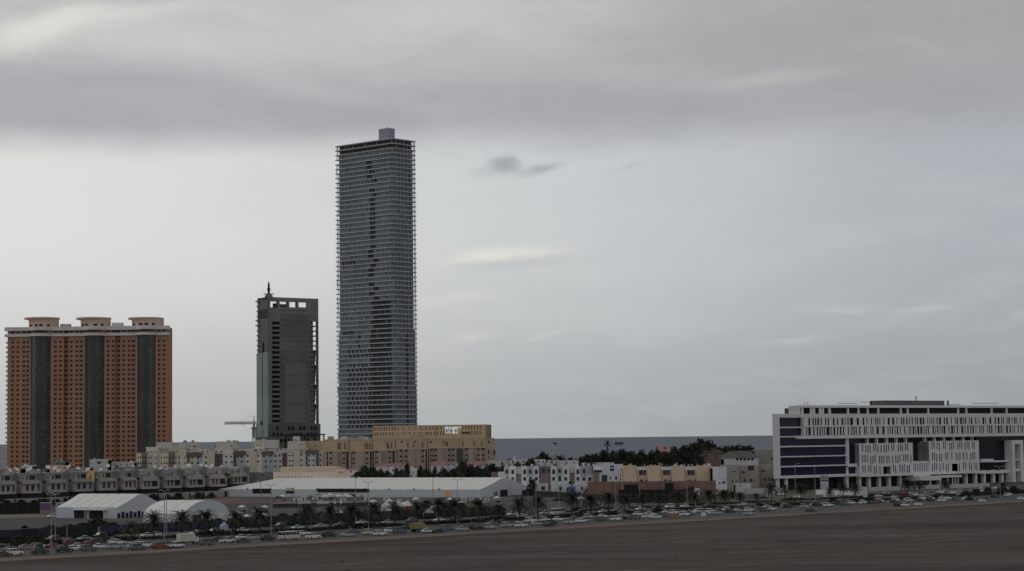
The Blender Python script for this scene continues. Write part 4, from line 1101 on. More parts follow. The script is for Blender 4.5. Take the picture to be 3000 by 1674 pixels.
hl = [('low pinkish house roof peeping over the villas at far left', 10, 60, 1180, 1372, tanp), ('white roof block left of the first tower bay', 62, 94, 1240, 1364, whiter), ('grey block behind the second villa', 88, 132, 1190, 1375, vw2), ('peach roofed house in front of the orange tower foot', 142, 205, 1230, 1364, mat('peach_render', A(122, 92, 76), .9, .1, .1)),
      ('dark topped house against the orange tower', 155, 190, 1290, 1352, vw2), ('grey house behind the yellow stair tower', 200, 262, 1200, 1371, vw), ('pale block with one dark opening before the orange tower', 262, 316, 1270, 1346, cream2), ('low cream house right of the pale block', 316, 392, 1280, 1354, cream2),
      ('grey roofs behind the sixth villa', 330, 405, 1190, 1369, vw2), ('grey house behind the plain fronted villas', 430, 520, 1215, 1371, vw), ('low grey house behind the rightmost villas', 560, 690, 1266, 1369, vw2), ('dark grey house between the villas and the peach hall', 690, 798, 1266, 1385, vw2)]
for lb, x0, x1, Yd, yt, m in hl:
    B = house(lb, x0, x1, Yd, yt, m, 12, [(290, 1356, 12, 7)] if x0 == 262 else [((x0 * .7 + x1 * .3), yt + 7, 3, 4), ((x0 + x1) / 2, yt + 7, 3, 4), (x0 * .25 + x1 * .75, yt + 7, 3, 4)])
    clutter(B, x0 + 4, x1 - 6, yt + 1, 3, 2)
# satellite dishes on the villa roofs
dishm = mat('white_dish', A(190, 188, 184, .4), .6, .05)
mb = MB(); R0 = [(.0, 0, 0)]
rings = [[(r * math.cos(t), r * math.sin(t), .35 * r * r) for t in [2 * math.pi * k / 14 for k in range(14)]] for r in (.35, .7, 1.05)]
mb.poly(rings[0])
for a, b in zip(rings, rings[1:]):
    for k in range(14): j = (k + 1) % 14; mb.poly([a[k], a[j], b[j], b[k]])
def dish(px, py, Yd, label, sc):
    p = ground(0, 2000); r = ray(px, py); q = CP + r * (Yd / r.y)
    t = thing('satellite_dish', label, 'satellite dish', q, rnd.uniform(-1, 1), 'satellite dishes on the villa roofs')
    if not hasattr(dish, 'me'):
        o = mb.build('reflector', dishm, t); o.rotation_euler = (math.radians(50), 0, 0); o.location = (0, 0, 1.2); dish.me = o
        m2 = MB(); m2.tube((0, 0, -2.5), (0, .2, 1.1), .08, .08, 6); dish.m2 = m2.build('mount', metal_d, t)
        m3 = MB(); m3.tube((0, -.2, .8), (0, -1.1, 1.7), .05, .05, 5); dish.m3 = m3.build('feed_arm', metal_l, t)
    else:
        for s_ in (dish.me, dish.m2, dish.m3):
            c = s_.copy(); COL.objects.link(c); c.parent = t
    t.scale = (sc, sc, sc)
dl = [(28, 1384), (48, 1381), (88, 1380), (112, 1382), (140, 1375), (162, 1378), (171, 1384), (203, 1373), (228, 1377), (258, 1380), (296, 1381), (316, 1370), (330, 1377), (347, 1380), (361, 1373), (390, 1373), (408, 1377), (452, 1375), (470, 1376), (512, 1371), (553, 1370), (588, 1367), (604, 1372), (620, 1368), (648, 1370)]
for i, (px, py) in enumerate(dl): dish(px, py + 3, 1170 + px * .09, 'white satellite dish on the villa roofs, %s from the left' % ordn(i + 1), rnd.uniform(.9, 1.35))
# white shade roof strips on the villa roofs (parapet cappings)
for i, (a, b, y) in enumerate(((480, 520, 1371), (548, 566, 1369.5), (616, 638, 1368), (643, 662, 1369), (680, 700, 1370))):
    B = Bld('shade_roof', 'thin white shade roof on a villa, %s from the left' % ordn(i + 1), 'canopy', a, 1205, b, 1209, 'thin white shade roofs')
    s = B.rc(a, y, b, y + 1.5); block('roof_sheet', dishm, B.root, 0, B.L, 0, 4, s[3] - .35, s[3]); 
    for x in (.3, B.L - .3): block('post', metal_d, B.root, x - .1, x + .1, .2, .4, s[3] - 5, s[3] - .35)

# peach hall behind the long tent
peach = mat('peach_hall_render', A(150, 130, 110), .9, .08, .08)
B = house('low peach hall with a row of small round openings behind the long tent', 800, 1012, 1225, 1383, peach, 22, [(817 + k * 9.6, 1398, 4, 3) for k in range(11)], cat='building', name='hall', Yr=1215)
a, b, zb, zt = B.rc(822, 1368, 985, 1383, 8); mb = MB(); wall(mb, a, b, zb - 2, zt, [B.rc(900, 1381, 920, 1383, 8)], 8, .3); mb.box(a, b, 8.35, 20, zb - 2, zt - .02); mb.build('upper_storey', peach, B.root)
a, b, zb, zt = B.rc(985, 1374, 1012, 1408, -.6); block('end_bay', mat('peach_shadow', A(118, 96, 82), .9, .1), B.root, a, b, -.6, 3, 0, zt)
for px in (993, 1001): q = B.rc(px, 1382, px + 3, 1387, -.7); block('window', winm, B.root, q[0], q[1], -.7, -.55, q[2], q[3])
# small houses in the trees
pinkw = mat('pink_white_render', A(138, 122, 120), .9, .1, .1); redt = mat('red_tile_roof', A(78, 52, 48), .9, .2, .5); redw = mat('red_brick_wall', A(74, 54, 50), .9, .2, .3)
def gabled(label, x0, x1, Yd, ye, yr, m, rm, depth=9, wins=(), hip=.25):
    B = house(label, x0, x1, Yd, ye, m, depth, wins, (4, 5), par=False)
    ov = .5; zt = B.zt; zr = zt + (ye - yr) * Yd / FOC; L = B.L
    mb = MB(); c = [(-ov, -ov, zt), (L + ov, -ov, zt), (L + ov, depth + ov, zt), (-ov, depth + ov, zt)]
    r1, r2 = (L * hip, depth / 2, zr), (L * (1 - hip), depth / 2, zr)
    mb.poly([c[0], c[1], r2, r1]); mb.poly([c[1], c[2], r2]); mb.poly([c[2], c[3], r1, r2]); mb.poly([c[3], c[0], r1]); mb.poly([c[3], c[2], c[1], c[0]])
    mb.build('roof', rm, B.root); return B
gabled('pink house with a dark door beside the peach hall', 1012, 1056, 1215, 1377, 1373, pinkw, redt, 9, [(1028, 1382, 4, 6)])
gabled('long pink and white house with a red roof above the trees', 1102, 1185, 1232, 1365, 1358, pinkw, redt, 9, [(1140, 1370, 5, 5)])
house('small white house with one square window between the trees', 1140, 1165, 1200, 1369, whiter, 8, [(1152, 1378, 6, 5)])
house('white gable house with a dark window by the tall conifer', 1199, 1222, 1195, 1373, whiter, 8, [(1211, 1384, 5, 4), (1206, 1394, 8, 3)])
gabled('white house with a red roof behind the conifer', 1180, 1215, 1225, 1364, 1360, pinkw, redt, 8, ())
gabled('pink house with a tall red tiled roof under the tan flats', 1262, 1312, 1220, 1362, 1352, pinkw, redt, 9, [(1278, 1372, 4, 6), (1296, 1370, 4, 5)])
gabled('white house with two windows and a red roof line', 1310, 1343, 1222, 1360, 1355, whiter, redt, 9, [(1317, 1362, 3, 4), (1327, 1362, 4, 4)])
gabled('long white house with a thin red roof at the foot of the tan flats', 1364, 1440, 1228, 1360, 1353, pinkw, redt, 9, [(1410, 1364, 3, 4), (1420, 1364, 3, 4), (1430, 1364, 3, 4)])
house('pale plain house at the right end of the tan flats', 1428, 1470, 1226, 1350, cream2, 10, [(1445, 1362, 3, 4)])
house('small red brick house beside the long tent gable', 1440, 1462, 1180, 1384, redw, 7, [(1450, 1390, 3, 4)])
house('small white house beside the grey townhouse', 1460, 1478, 1178, 1383, whiter, 7, [(1466, 1397, 6, 2)])
# white townhouses
Z7 = lambda v: 1440 + v / 6.44
Y7 = lambda v: 1300 + v / 6.44
GT = 'white townhouses with grey panels'
def town(label, xa, xb, cols, wins, Yd=1165):
    B = Bld('townhouse', label, 'house', Z7(xa), Yd, Z7(xb), Yd, GT)
    facade(B, [(Z7(a), Z7(b), Y7(t), None if bt is None else Y7(bt), m, d) for a, b, t, bt, m, d in cols], [(Z7(a), Y7(b), w_, h_) for a, b, w_, h_ in wins], depth=12)
    for k in range(5): 
        px = rnd.uniform(Z7(xa) + 3, Z7(xb) - 6); a, z = B.uv(px, Y7(400), 5)
        block('roof_unit', rnd.choice((metal_l, roofm, whiter, metal_d)), B.root, a, a + rnd.uniform(.6, 1.8), 4, 5.2, z - 2, z + rnd.uniform(.3, 1.6))
    return B
W1 = lambda x: [(x, 535, 8.5, 14), (x, 667, 8.5, 10.5)]
town('leftmost white townhouse with a grey bay and a tall brown door recess', 235, 575, [(235, 345, 430, 610, greyr, -.6), (235, 345, 610, None, whiter, -.3), (345, 460, 425, None, whiter, -.8), (460, 575, 440, 575, cream2, .4), (460, 562, 575, None, doorb, .8), (562, 575, 575, None, whiter, .4)],
     W1(400) + [(290, 530, 8, 12), (300, 650, 8, 8)])
town('white townhouse with a grey centre bay and a red brown garage recess', 575, 1118, [(575, 670, 425, None, whiter, -.8), (670, 795, 430, 615, greyr, -.4), (670, 795, 615, None, whiter, -.3), (795, 895, 425, None, whiter, -.8), (895, 1118, 430, 560, dkgrey, .5), (895, 1118, 560, None, mat('red_brown_panel', A(78, 62, 60), .9, .1), .6)],
     W1(625) + W1(845) + [(730, 530, 8, 12), (735, 670, 8.5, 12), (985, 510, 10, 10), (1085, 510, 6, 8)])
town('white townhouse with a grey centre bay and a tall brown door to its right', 1118, 1580, [(1118, 1225, 425, None, whiter, -.8), (1225, 1345, 430, 612, greyr, -.4), (1225, 1345, 612, None, whiter, -.3), (1345, 1465, 425, None, whiter, -.8), (1465, 1580, 440, 550, cream2, .4), (1478, 1570, 550, None, doorb, .8), (1465, 1478, 550, None, whiter, .4), (1570, 1580, 550, None, whiter, .4)],
     W1(1172) + W1(1400) + [(1285, 515, 8, 12), (1287, 665, 9, 15)])
town('white townhouse with a wide grey upper panel and a low white porch', 1580, 1925, [(1580, 1680, 425, None, whiter, -.8), (1680, 1905, 430, 600, greyr, -.5), (1680, 1800, 620, None, whiter, -.3), (1800, 1925, 590, None, whiter, -1.2), (1680, 1800, 600, 620, greyr, -.5)],
     W1(1630) + [(1745, 520, 8, 12), (1745, 670, 9, 10), (1855, 670, 9, 11)])
B = house('bluish white villa with a dark square opening left of the peach terrace', Z7(1925), Z7(2480), 1160, Y7(395), mat('blue_white_render', A(132, 134, 142), .9, .08, .1), 13, [(Z7(2005), Y7(527), 24, 7), (Z7(2130), Y7(655), 17, 19), (Z7(2275), Y7(495), 12, 8), (Z7(2275), Y7(435), 12, 5), (Z7(2240), Y7(655), 4, 9), (Z7(2350), Y7(650), 6, 9), (Z7(2440), Y7(640), 3, 18), (Z7(2450), Y7(500), 4, 6)])
q = B.rc(Z7(1925), Y7(540), Z7(2030), Y7(715), -.3); block('brown_panel', doorb, B.root, q[0], q[1], -.3, -.02, q[2], q[3])
q = B.rc(Z7(1920), Y7(480), Z7(2090), Y7(500), -1.5); block('porch_slab', whiter, B.root, q[0], q[1], -1.5, 0, q[2], q[3])
clutter(B, 1742, 1815, 1363, 4, 6)
# peach terrace of four
Z8 = lambda v: 1800 + v / 5.152
Y8 = lambda v: 1260 + v / 5.152
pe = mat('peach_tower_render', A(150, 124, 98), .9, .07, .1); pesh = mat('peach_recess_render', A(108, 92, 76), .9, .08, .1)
PT = [(115, 500, 140, 330, 'leftmost peach house of the terrace beside the bluish white villa'), (500, 870, 500, 692, 'second peach house of the terrace with a barred dark balcony window'), (870, 1240, 870, 1060, 'third peach house of the terrace with a wide brown window'), (1240, 1500, 1240, 1440, 'rightmost peach house of the terrace next to the white angular house')]
for xa, xb, ta, tb, lb in PT:
    B = Bld('terraced_house', lb, 'house', Z8(xa), 1150, Z8(xb), 1150, 'peach terrace houses')
    ws = [(Z8(tb + 95), Y8(645), 20, 15), (Z8(tb + 80), Y8(770), 8, 8), (Z8(tb + 155), Y8(770), 5, 7)] if xb < 1500 else [(Z8(1490), Y8(610), 4, 12), (Z8(1478), Y8(770), 4, 7)]
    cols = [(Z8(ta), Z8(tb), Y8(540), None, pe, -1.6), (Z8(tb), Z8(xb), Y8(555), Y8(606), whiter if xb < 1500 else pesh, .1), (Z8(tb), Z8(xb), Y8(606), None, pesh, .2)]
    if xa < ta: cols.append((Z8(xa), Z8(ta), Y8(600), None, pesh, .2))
    facade(B, cols, ws, depth=13)
    if xb < 1500:
        q = B.rc(Z8(tb + 98), Y8(610), Z8(tb + 103), Y8(690), .1); block('mullion', pesh, B.root, q[0], q[1], .1, .4, q[2], q[3])
    clutter(B, Z8(xa + 20), Z8(xb - 40), Y8(540), 4, 5)
    for k in range(2): 
        px = Z8(rnd.uniform(xa, xb)); a, z = B.uv(px, Y8(535), 6); block('roof_column', pe, B.root, a, a + .5, 6, 6.5, z - 2, z + rnd.uniform(.4, 1.7))
B = house('white angular house with small dark windows right of the peach terrace', Z8(1490), Z8(1700), 1140, Y8(560), whiter, 12, [(Z8(1590), Y8(805), 5, 6), (Z8(1650), Y8(795), 10, 7), (Z8(1515), Y8(775), 5, 8)])
q = B.rc(Z8(1590), Y8(560), Z8(1690), Y8(730), -.4); block('upper_wing', ltgrey, B.root, q[0], q[1], -.4, 0, q[2], q[3])
brh = mat('taupe_render', A(88, 81, 75), .9, .1, .1)
house('taupe house with two small paired windows behind the white angular house', 2118, 2165, 1190, 1363, brh, 12, [(2148, 1382, 4, 4), (2155, 1382, 4, 4), (2146, 1411, 3, 8), (2157, 1411, 3, 8)])
house('taupe house with a dark purple upper panel', 2165, 2225, 1195, 1364, brh, 12, [(2178, 1384, 9, 6), (2182, 1408, 6, 9), (2200, 1408, 8, 8), (2209, 1408, 3, 8), (2200, 1372, 18, 14)])
house('taupe house at the edge of the white office block', 2225, 2272, 1200, 1361, mat('olive_taupe_render', A(86, 80, 70), .9, .1, .1), 12, [(2236, 1381, 9, 5), (2225 + 16, 1406, 6, 8), (2254, 1406, 6, 8), (2264, 1406, 5, 8)])
house('grey white low wing in front of the taupe houses', 2155, 2200, 1150, 1417, ltgrey, 8, [(2170, 1424, 5, 3)])
# far houses by the sea
gabled('red brown house with a wide hipped roof in front of the sea', 2034, 2126, 1500, 1327, 1311, redw, mat('red_brown_roof', (.10, .06, .05), .9, .15, .2), 16, [(2068, 1337, 6, 8), (2095, 1338, 4, 7)], .42)
gabled('long low grey green hall with white arches behind the taupe houses', 2122, 2224, 1420, 1342, 1322, ltgrey, mat('grey_green_roof', (.115, .115, .1), .9, .12, .2), 18, [(2160 + k * 11, 1346, 7, 8) for k in range(5)], .2)
house('plain brown block beside the white office block', 2212, 2270, 1440, 1319, mat('drab_brown_render', A(86, 80, 72), .9, .1, .1), 16, [(2262, 1344, 5, 6)])
B = house('pink villa tower among the dark trees by the sea', 1926, 1962, 1700, 1304, mat('dusty_pink_render', A(112, 84, 76), .9, .1, .1), 12, [(1948, 1313, 8, 5)])
for i, (x0, x1, Yd, yt, m) in enumerate(((1462, 1490, 1240, 1352, pinkw), (1492, 1522, 1250, 1348, whiter), (1524, 1552, 1245, 1347, pinkw), (1566, 1600, 1255, 1347, whiter), (1604, 1640, 1250, 1349, cream2), (1640, 1696, 1258, 1350, whiter), (1700, 1742, 1262, 1357, redw), (1745, 1800, 1255, 1356, ltgrey))):
    house(('pinkish' if m is pinkw else 'white' if m is whiter else 'cream' if m is cream2 else 'red brown' if m is redw else 'grey') + ' flat roofed house behind the townhouses, %s from the left' % ordn(i + 1), x0, x1, Yd, yt, m, 10, [(x0 * .65 + x1 * .35, yt + 6, 5, 6), (x0 * .25 + x1 * .75, yt + 6, 4, 5)])

# ---------------------------------------------------------------- tents
tentw = mat('white_tent_fabric', (.72, .71, .665), .8, .04, .15, .2)
tentshade = mat('shaded_tent_fabric', (.62, .63, .645), .8, .04, .15, .2)  # white fabric tinted grey; shade on end and side walls put into the colour
tdark = mat('tent_door_dark', (.02, .02, .022), .6, .3)
def solveW(B, L, p2):
    v = B.R.inverted() @ Vector((0, 1, 0)); b = B.a + (B.R.inverted() @ Vector((L, 0, 0))); r = ray(p2, hor(p2) + 160); k = r.x / r.y
    return (k * b.y - b.x) / (v.x - k * v.y)
def tent(label, pl, Yl, pr, Yr, p2, ze, zr, arch=False, hip=0.0):
    B = Bld('marquee_tent', label, 'tent', pl, Yl, pr, Yr, 'large white exhibition tents')
    L = B.L; W = solveW(B, L, p2); n = 16
    if arch: prof = [(W * k / n, ze + (zr - ze) * math.sin(math.pi * k / n) ** .62) for k in range(n + 1)]
    else: prof = [(0, ze), (W * .25, ze + (zr - ze) * .5), (W * .44, zr - .25), (W * .5, zr), (W * .56, zr - .25), (W * .75, ze + (zr - ze) * .5), (W, ze)]
    mb = MB(); m = len(prof)
    x0 = [hip * min(1, (z - ze) / (zr - ze)) if hip else 0 for y, z in prof]
    nb = max(3, int(L / 5))
    for a, b, xa, xb in zip(prof, prof[1:], x0, x0[1:]):
        for k in range(nb):
            f0, f1 = k / nb, (k + 1) / nb
            la = lambda f: xa + (L - xa) * f; lb = lambda f: xb + (L - xb) * f
            mb.poly([(la(f0), a[0], a[1]), (la(f1), a[0], a[1]), (lb(f1), b[0], b[1]), (lb(f0), b[0], b[1])])
    if hip:
        for a, b, xa, xb in zip(prof, prof[1:], x0, x0[1:]): mb.poly([(0, W * .0 + a[0] * 0 + W * .5, ze), (xa, a[0], a[1]), (xb, b[0], b[1])])
    else: mb.poly([(0, y, z) for y, z in reversed(prof)])
    for k in range(1, nb):
        f = k / nb
        for a, b, xa, xb in zip(prof, prof[1:], x0, x0[1:]): mb.tube((xa + (L - xa) * f, a[0], a[1] + .03), (xb + (L - xb) * f, b[0], b[1] + .03), .09, .09, 4, 1)
    mb.build('roof', [tentw, mat('tent_seam', (.58, .575, .54), .8, .1)], B.root)
    mb = MB(); mb.poly([(L, y, z) for y, z in prof]); mb.build('gable', tentshade, B.root)
    mb = MB(); mb.box(.05, L - .05, .05, W - .05, 0, ze)
    for k in range(nb + 1): q = .05 + (L - .1) * k / nb; mb.box(q - .08, q + .08, -.04, .06, 0, ze - .02)
    mb.build('side_wall', tentshade if not arch else tentw, B.root)
    return B, L, W
B, L, W = tent('gabled white tent with a grey end wall in front of the villas', 165, 882, 343, 868, 482, 4.6, 9.9)
block('door_opening', tdark, B.root, 9.5, 16, -.1, .1, 0, 3.4); block('door_opening', tdark, B.root, 17.5, 25, -.1, .1, 0, 3.2); block('canopy', tentw, B.root, 9, 27, -2.5, 0, 3.5, 3.7)
for x in (9.2, 17, 26.8): block('canopy_post', tentw, B.root, x - .1, x + .1, -2.4, -2.2, 0, 3.5)
mb = MB()
for k in range(12): x = W * (k + .5) / 12; mb.box(L + .02, L + .1, x - 1.2, x + .8, 0, 2.2 + .5 * (k % 2))
mb.build('stacked_crates', mat('dark_blue_crates', (.02, .025, .04), .8, .3), B.root)
B, L, W = tent('arched white tent behind the first palms', 420, 815, 541, 807, 671, 3.8, 8.6, True)
block('door_opening', tdark, B.root, L - .05, L + .12, W * .18, W * .36, 0, 3.2); block('low_wall', tentw, B.root, L + 2, L + 2.4, W * .4, W * 1.0, 0, 1.6)
B, L, W = tent('very long low white tent with a hipped left end', 640, 1192, 1407, 1112, 1549, 4.3, 10.2, False, 26)
for px0, px1, y0, y1 in ((740, 795, 1432, 1446), (930, 1082, 1432, 1443), (838, 862, 1439, 1446)):
    a = B.rc(px0, y0, px1, y1); block('door_opening', tdark, B.root, a[0], a[1], -.12, .1, max(.1, a[2]), a[3])
a = B.rc(838, 1429, 862, 1436); block('door_frame', peach, B.root, a[0], a[1], -.3, 0, a[2], a[3])
a = B.rc(1302, 1437, 1322, 1455); block('orange_door', mat('orange_door_panel', A(150, 112, 66), .8, .05), B.root, a[0], a[1], -.1, .1, 0, a[3])
block('door_opening', tdark, B.root, L - .05, L + .12, W * .40, W * .55, 0, 3.4); block('door_opening', tdark, B.root, L - .05, L + .12, W * .28, W * .30, 0, 2.6); block('door_opening', tdark, B.root, L - .05, L + .12, W * .32, W * .34, 0, 2.6)
for k in range(9):
    s = 20 + k * (L - 30) / 9; block('anchor_lamp', metal_d, B.root, s, s + .6, -.5, .1, 4.2, 4.9)
a = B.rc(655, 1436, 700, 1446, 0)
# ---------------------------------------------------------------- trees
leafd = mat('dark_foliage', (.038, .043, .029), .8, .35, .8, .2)
leafm = mat('mid_foliage', (.058, .064, .04), .8, .35, .8, .2)
leafb = mat('brown_green_foliage', (.075, .066, .04), .8, .35, .8, .2)
bark = mat('bark', (.09, .07, .055), .95, .25, .6)
def leaf_clump(mb, c, r, n, size, m, rr):
    for _ in range(n):
        d = Vector((rr.gauss(0, 1), rr.gauss(0, 1), rr.gauss(0, 1))).normalized() * r * rr.random() ** .45
        q = c + d
        a = Vector((rr.gauss(0, 1), rr.gauss(0, 1), rr.gauss(0, 1))).normalized(); b = a.cross(Vector((rr.gauss(0, 1), rr.gauss(0, 1), rr.gauss(0, 1)))).normalized()
        s = size * rr.uniform(.6, 1.3)
        mb.poly([q - a * s - b * s * .6, q + a * s - b * s * .6, q + a * s * .8 + b * s * .6, q - a * s * .8 + b * s * .6], m)
def crown(seed, shape):
    rr = random.Random(seed); mb = MB(); n = 100
    for k in range(n):
        z = rr.random()
        if shape == 'round': rad = math.sin(math.pi * (.12 + .85 * z)) ** .7 * .5
        elif shape == 'cone': rad = (.08 + .42 * (1 - z)) * (.6 + .4 * math.sin(min(1, z * 4) * 1.57))
        elif shape == 'low': rad = .5 * math.sqrt(max(.05, 1 - z * z))
        t = rr.uniform(0, 2 * math.pi); q = rad * math.sqrt(rr.random()) * rr.uniform(.75, 1.12)
        leaf_clump(mb, Vector((q * math.cos(t), q * math.sin(t), (.02 if shape == 'low' else .14) + .86 * z * rr.uniform(.92, 1.04))), rr.uniform(.07, .15), 28, .03, 0 if rr.random() < .6 else 1, rr)
    me = D.meshes.new('crown'); me.from_pydata(mb.v, [], mb.f)
    for m in (leafd, leafm): me.materials.append(m)
    me.polygons.foreach_set('material_index', mb.mi); me.update()
    return me
CR = {k: [crown(i * 7 + j, k) for j in range(3)] for i, k in enumerate(('round', 'cone', 'low'))}
mb = MB(); mb.tube((0, 0, 0), (.02, .01, .3), .035, .025, 7); mb.tube((.02, .01, .3), (.0, .03, .62), .025, .012, 6); mb.tube((.02, .01, .28), (.16, .02, .5), .016, .006, 5); mb.tube((.02, .01, .27), (-.15, -.04, .52), .016, .006, 5); mb.tube((.01, .01, .32), (.03, -.16, .55), .014, .006, 5)
_t = mb.build('trunk', bark); TR = _t.data; D.objects.remove(_t)
def tree(label, px, ptop, wpx, Yd, shape='round', group=None, name='tree', cat='tree', zb=0.0):
    p = atY(px, Yd); top = ray(px, ptop); zt = (CP + top * (Yd / top.y)).z
    W_ = wpx * Yd / FOC
    if shape != 'low': W_ = max(W_, (zt - zb) * (.72 if shape == 'round' else .42))
    t = thing(name, label, cat, (p.x, p.y, zb), rnd.uniform(0, 6.28), group)
    o = D.objects.new('crown', rnd.choice(CR[shape])); COL.objects.link(o); o.parent = t
    t.scale = (W_, W_, (zt - zb) * .9)
    if shape != 'low':
        o = D.objects.new('trunk', TR); COL.objects.link(o); o.parent = t
    return t
GTR = 'dark trees in front of the sea'
sea_trees = [(1592, 1321, 44, 1420), (1565, 1340, 26, 1425), (1622, 1343, 40, 1430), (1650, 1341, 30, 1440), (1672, 1338, 28, 1440), (1700, 1337, 34, 1440), (1722, 1331, 30, 1450), (1745, 1332, 34, 1440), (1770, 1316, 52, 1450), (1800, 1318, 44, 1460), (1826, 1315, 50, 1450), (1852, 1319, 44, 1460), (1880, 1316, 50, 1450),
             (1905, 1322, 44, 1440), (1925, 1317, 40, 1480), (1950, 1320, 54, 1420), (1978, 1306, 50, 1480), (2005, 1302, 52, 1500), (2030, 1295, 54, 1500), (2056, 1282, 48, 1520), (2078, 1287, 56, 1510), (2096, 1298, 36, 1520), (1975, 1328, 60, 1400), (2020, 1325, 60, 1410), (1860, 1330, 60, 1400), (1800, 1332, 60, 1400)]
for i, (px, yt, wp, Yd) in enumerate(sorted(sea_trees)): tree('dark bushy tree in the belt in front of the sea, %s from the left' % ordn(i + 1), px, yt, wp * 1.15, Yd, 'round', GTR)
for i, (px, yt, wp) in enumerate(((2128, 1304, 22), (2146, 1303, 24), (2163, 1301, 24), (2182, 1304, 26), (2196, 1305, 20))): tree('small pointed dark tree above the long grey hall, %s from the left' % ordn(i + 1), px, yt, wp * 1.2, 1520, 'round', 'pointed trees above the grey hall')
GT2 = 'dark trees behind the long tent'
mid_trees = [(1046, 1380, 24, 1195, 'round'), (1068, 1362, 36, 1195, 'round'), (1092, 1366, 34, 1195, 'round'), (1115, 1372, 30, 1190, 'round'), (1133, 1377, 26, 1190, 'round'), (1161, 1368, 30, 1190, 'cone'), (1176, 1374, 24, 1188, 'round'), (1193, 1354, 22, 1195, 'cone'), (1233, 1360, 20, 1195, 'cone'), (1247, 1373, 26, 1190, 'round'), (1262, 1378, 22, 1188, 'cone'),
             (1274, 1366, 20, 1190, 'cone'), (1300, 1370, 34, 1185, 'round'), (1322, 1374, 36, 1185, 'round'), (1345, 1362, 40, 1185, 'round'), (1357, 1348, 34, 1195, 'round'), (1380, 1358, 40, 1190, 'round'), (1402, 1362, 40, 1185, 'round'), (1424, 1366, 36, 1185, 'round'), (1440, 1357, 30, 1200, 'round'), (1468, 1371, 26, 1195, 'round'), (1480, 1378, 24, 1190, 'low')]
for i, (px, yt, wp, Yd, sh) in enumerate(mid_trees): tree(('tall narrow dark tree' if sh == 'cone' else 'dark bushy tree') + ' between the long tent and the tan flats, %s from the left' % ordn(i + 1), px, yt, wp * 1.15, Yd, sh, GT2)
for i, (px, yt, wp, Yd) in enumerate(sorted(((1462, 1347, 14, 1230), (1495, 1342, 14, 1270), (1556, 1341, 20, 1235), (660, 1385, 26, 1200), (1560, 1402, 22, 1130), (1672, 1408, 18, 1135), (2120, 1434, 30, 1050), (2145, 1440, 26, 1040)))): tree('small dark tree among the houses, %s from the left' % ordn(i + 1), px, yt, wp, Yd, 'round', 'small trees among the houses')
# bushes
for i, (px, yb, yt, wp) in enumerate(sorted(((285, 1541, 1516, 80), (245, 1545, 1530, 60), (205, 1548, 1534, 60), (150, 1549, 1537, 50), (72, 1548, 1538, 24), (330, 1544, 1528, 40), (270, 1575, 1552, 60), (230, 1578, 1560, 50), (310, 1572, 1556, 50), (60, 1588, 1566, 70), (110, 1586, 1566, 60), (15, 1592, 1570, 60), (2520, 1470, 1455, 24), (2440, 1470, 1455, 26), (2225, 1483, 1472, 30), (2180, 1487, 1477, 40), (2140, 1490, 1481, 40), (1690, 1496, 1484, 40), (1640, 1468, 1458, 44), (1930, 1500, 1488, 40), (1880, 1502, 1490, 30), (2745, 1462, 1444, 26), (2860, 1452, 1428, 40), (2895, 1450, 1424, 36), (2935, 1452, 1418, 50), (2970, 1448, 1420, 40), (2830, 1455, 1435, 40), (2845, 1466, 1450, 36), (1250, 1490, 1462, 44), (1300, 1492, 1468, 50), (1350, 1495, 1470, 50), (905, 1535, 1496, 60), (700, 1538, 1505, 40), (830, 1532, 1498, 60), (870, 1530, 1500, 60), (940, 1528, 1496, 50), (1000, 1522, 1494, 50), (1045, 1520, 1492, 56), (1075, 1516, 1490, 50), (640, 1542, 1514, 50), (770, 1536, 1506, 50), (1320, 1506, 1478, 50), (1420, 1500, 1480, 60), (1460, 1498, 1482, 50), (60, 1488, 1460, 50), (130, 1485, 1456, 44), (20, 1490, 1462, 50), (100, 1484, 1462, 40), (165, 1480, 1458, 36), (210, 1478, 1452, 50), (250, 1477, 1456, 36), (290, 1474, 1449, 40), (340, 1472, 1452, 36), (380, 1471, 1447, 40), (450, 1467, 1444, 44), (490, 1466, 1446, 30), (520, 1465, 1441, 40), (580, 1462, 1439, 44), (620, 1460, 1440, 30)))):
    q = ground(px, yb); tree('dark green bush beside the road and the fairground, %s from the left' % ordn(i + 1), px, yt, wp, q.y, 'low', 'bushes along the road', 'bush', 'bush')
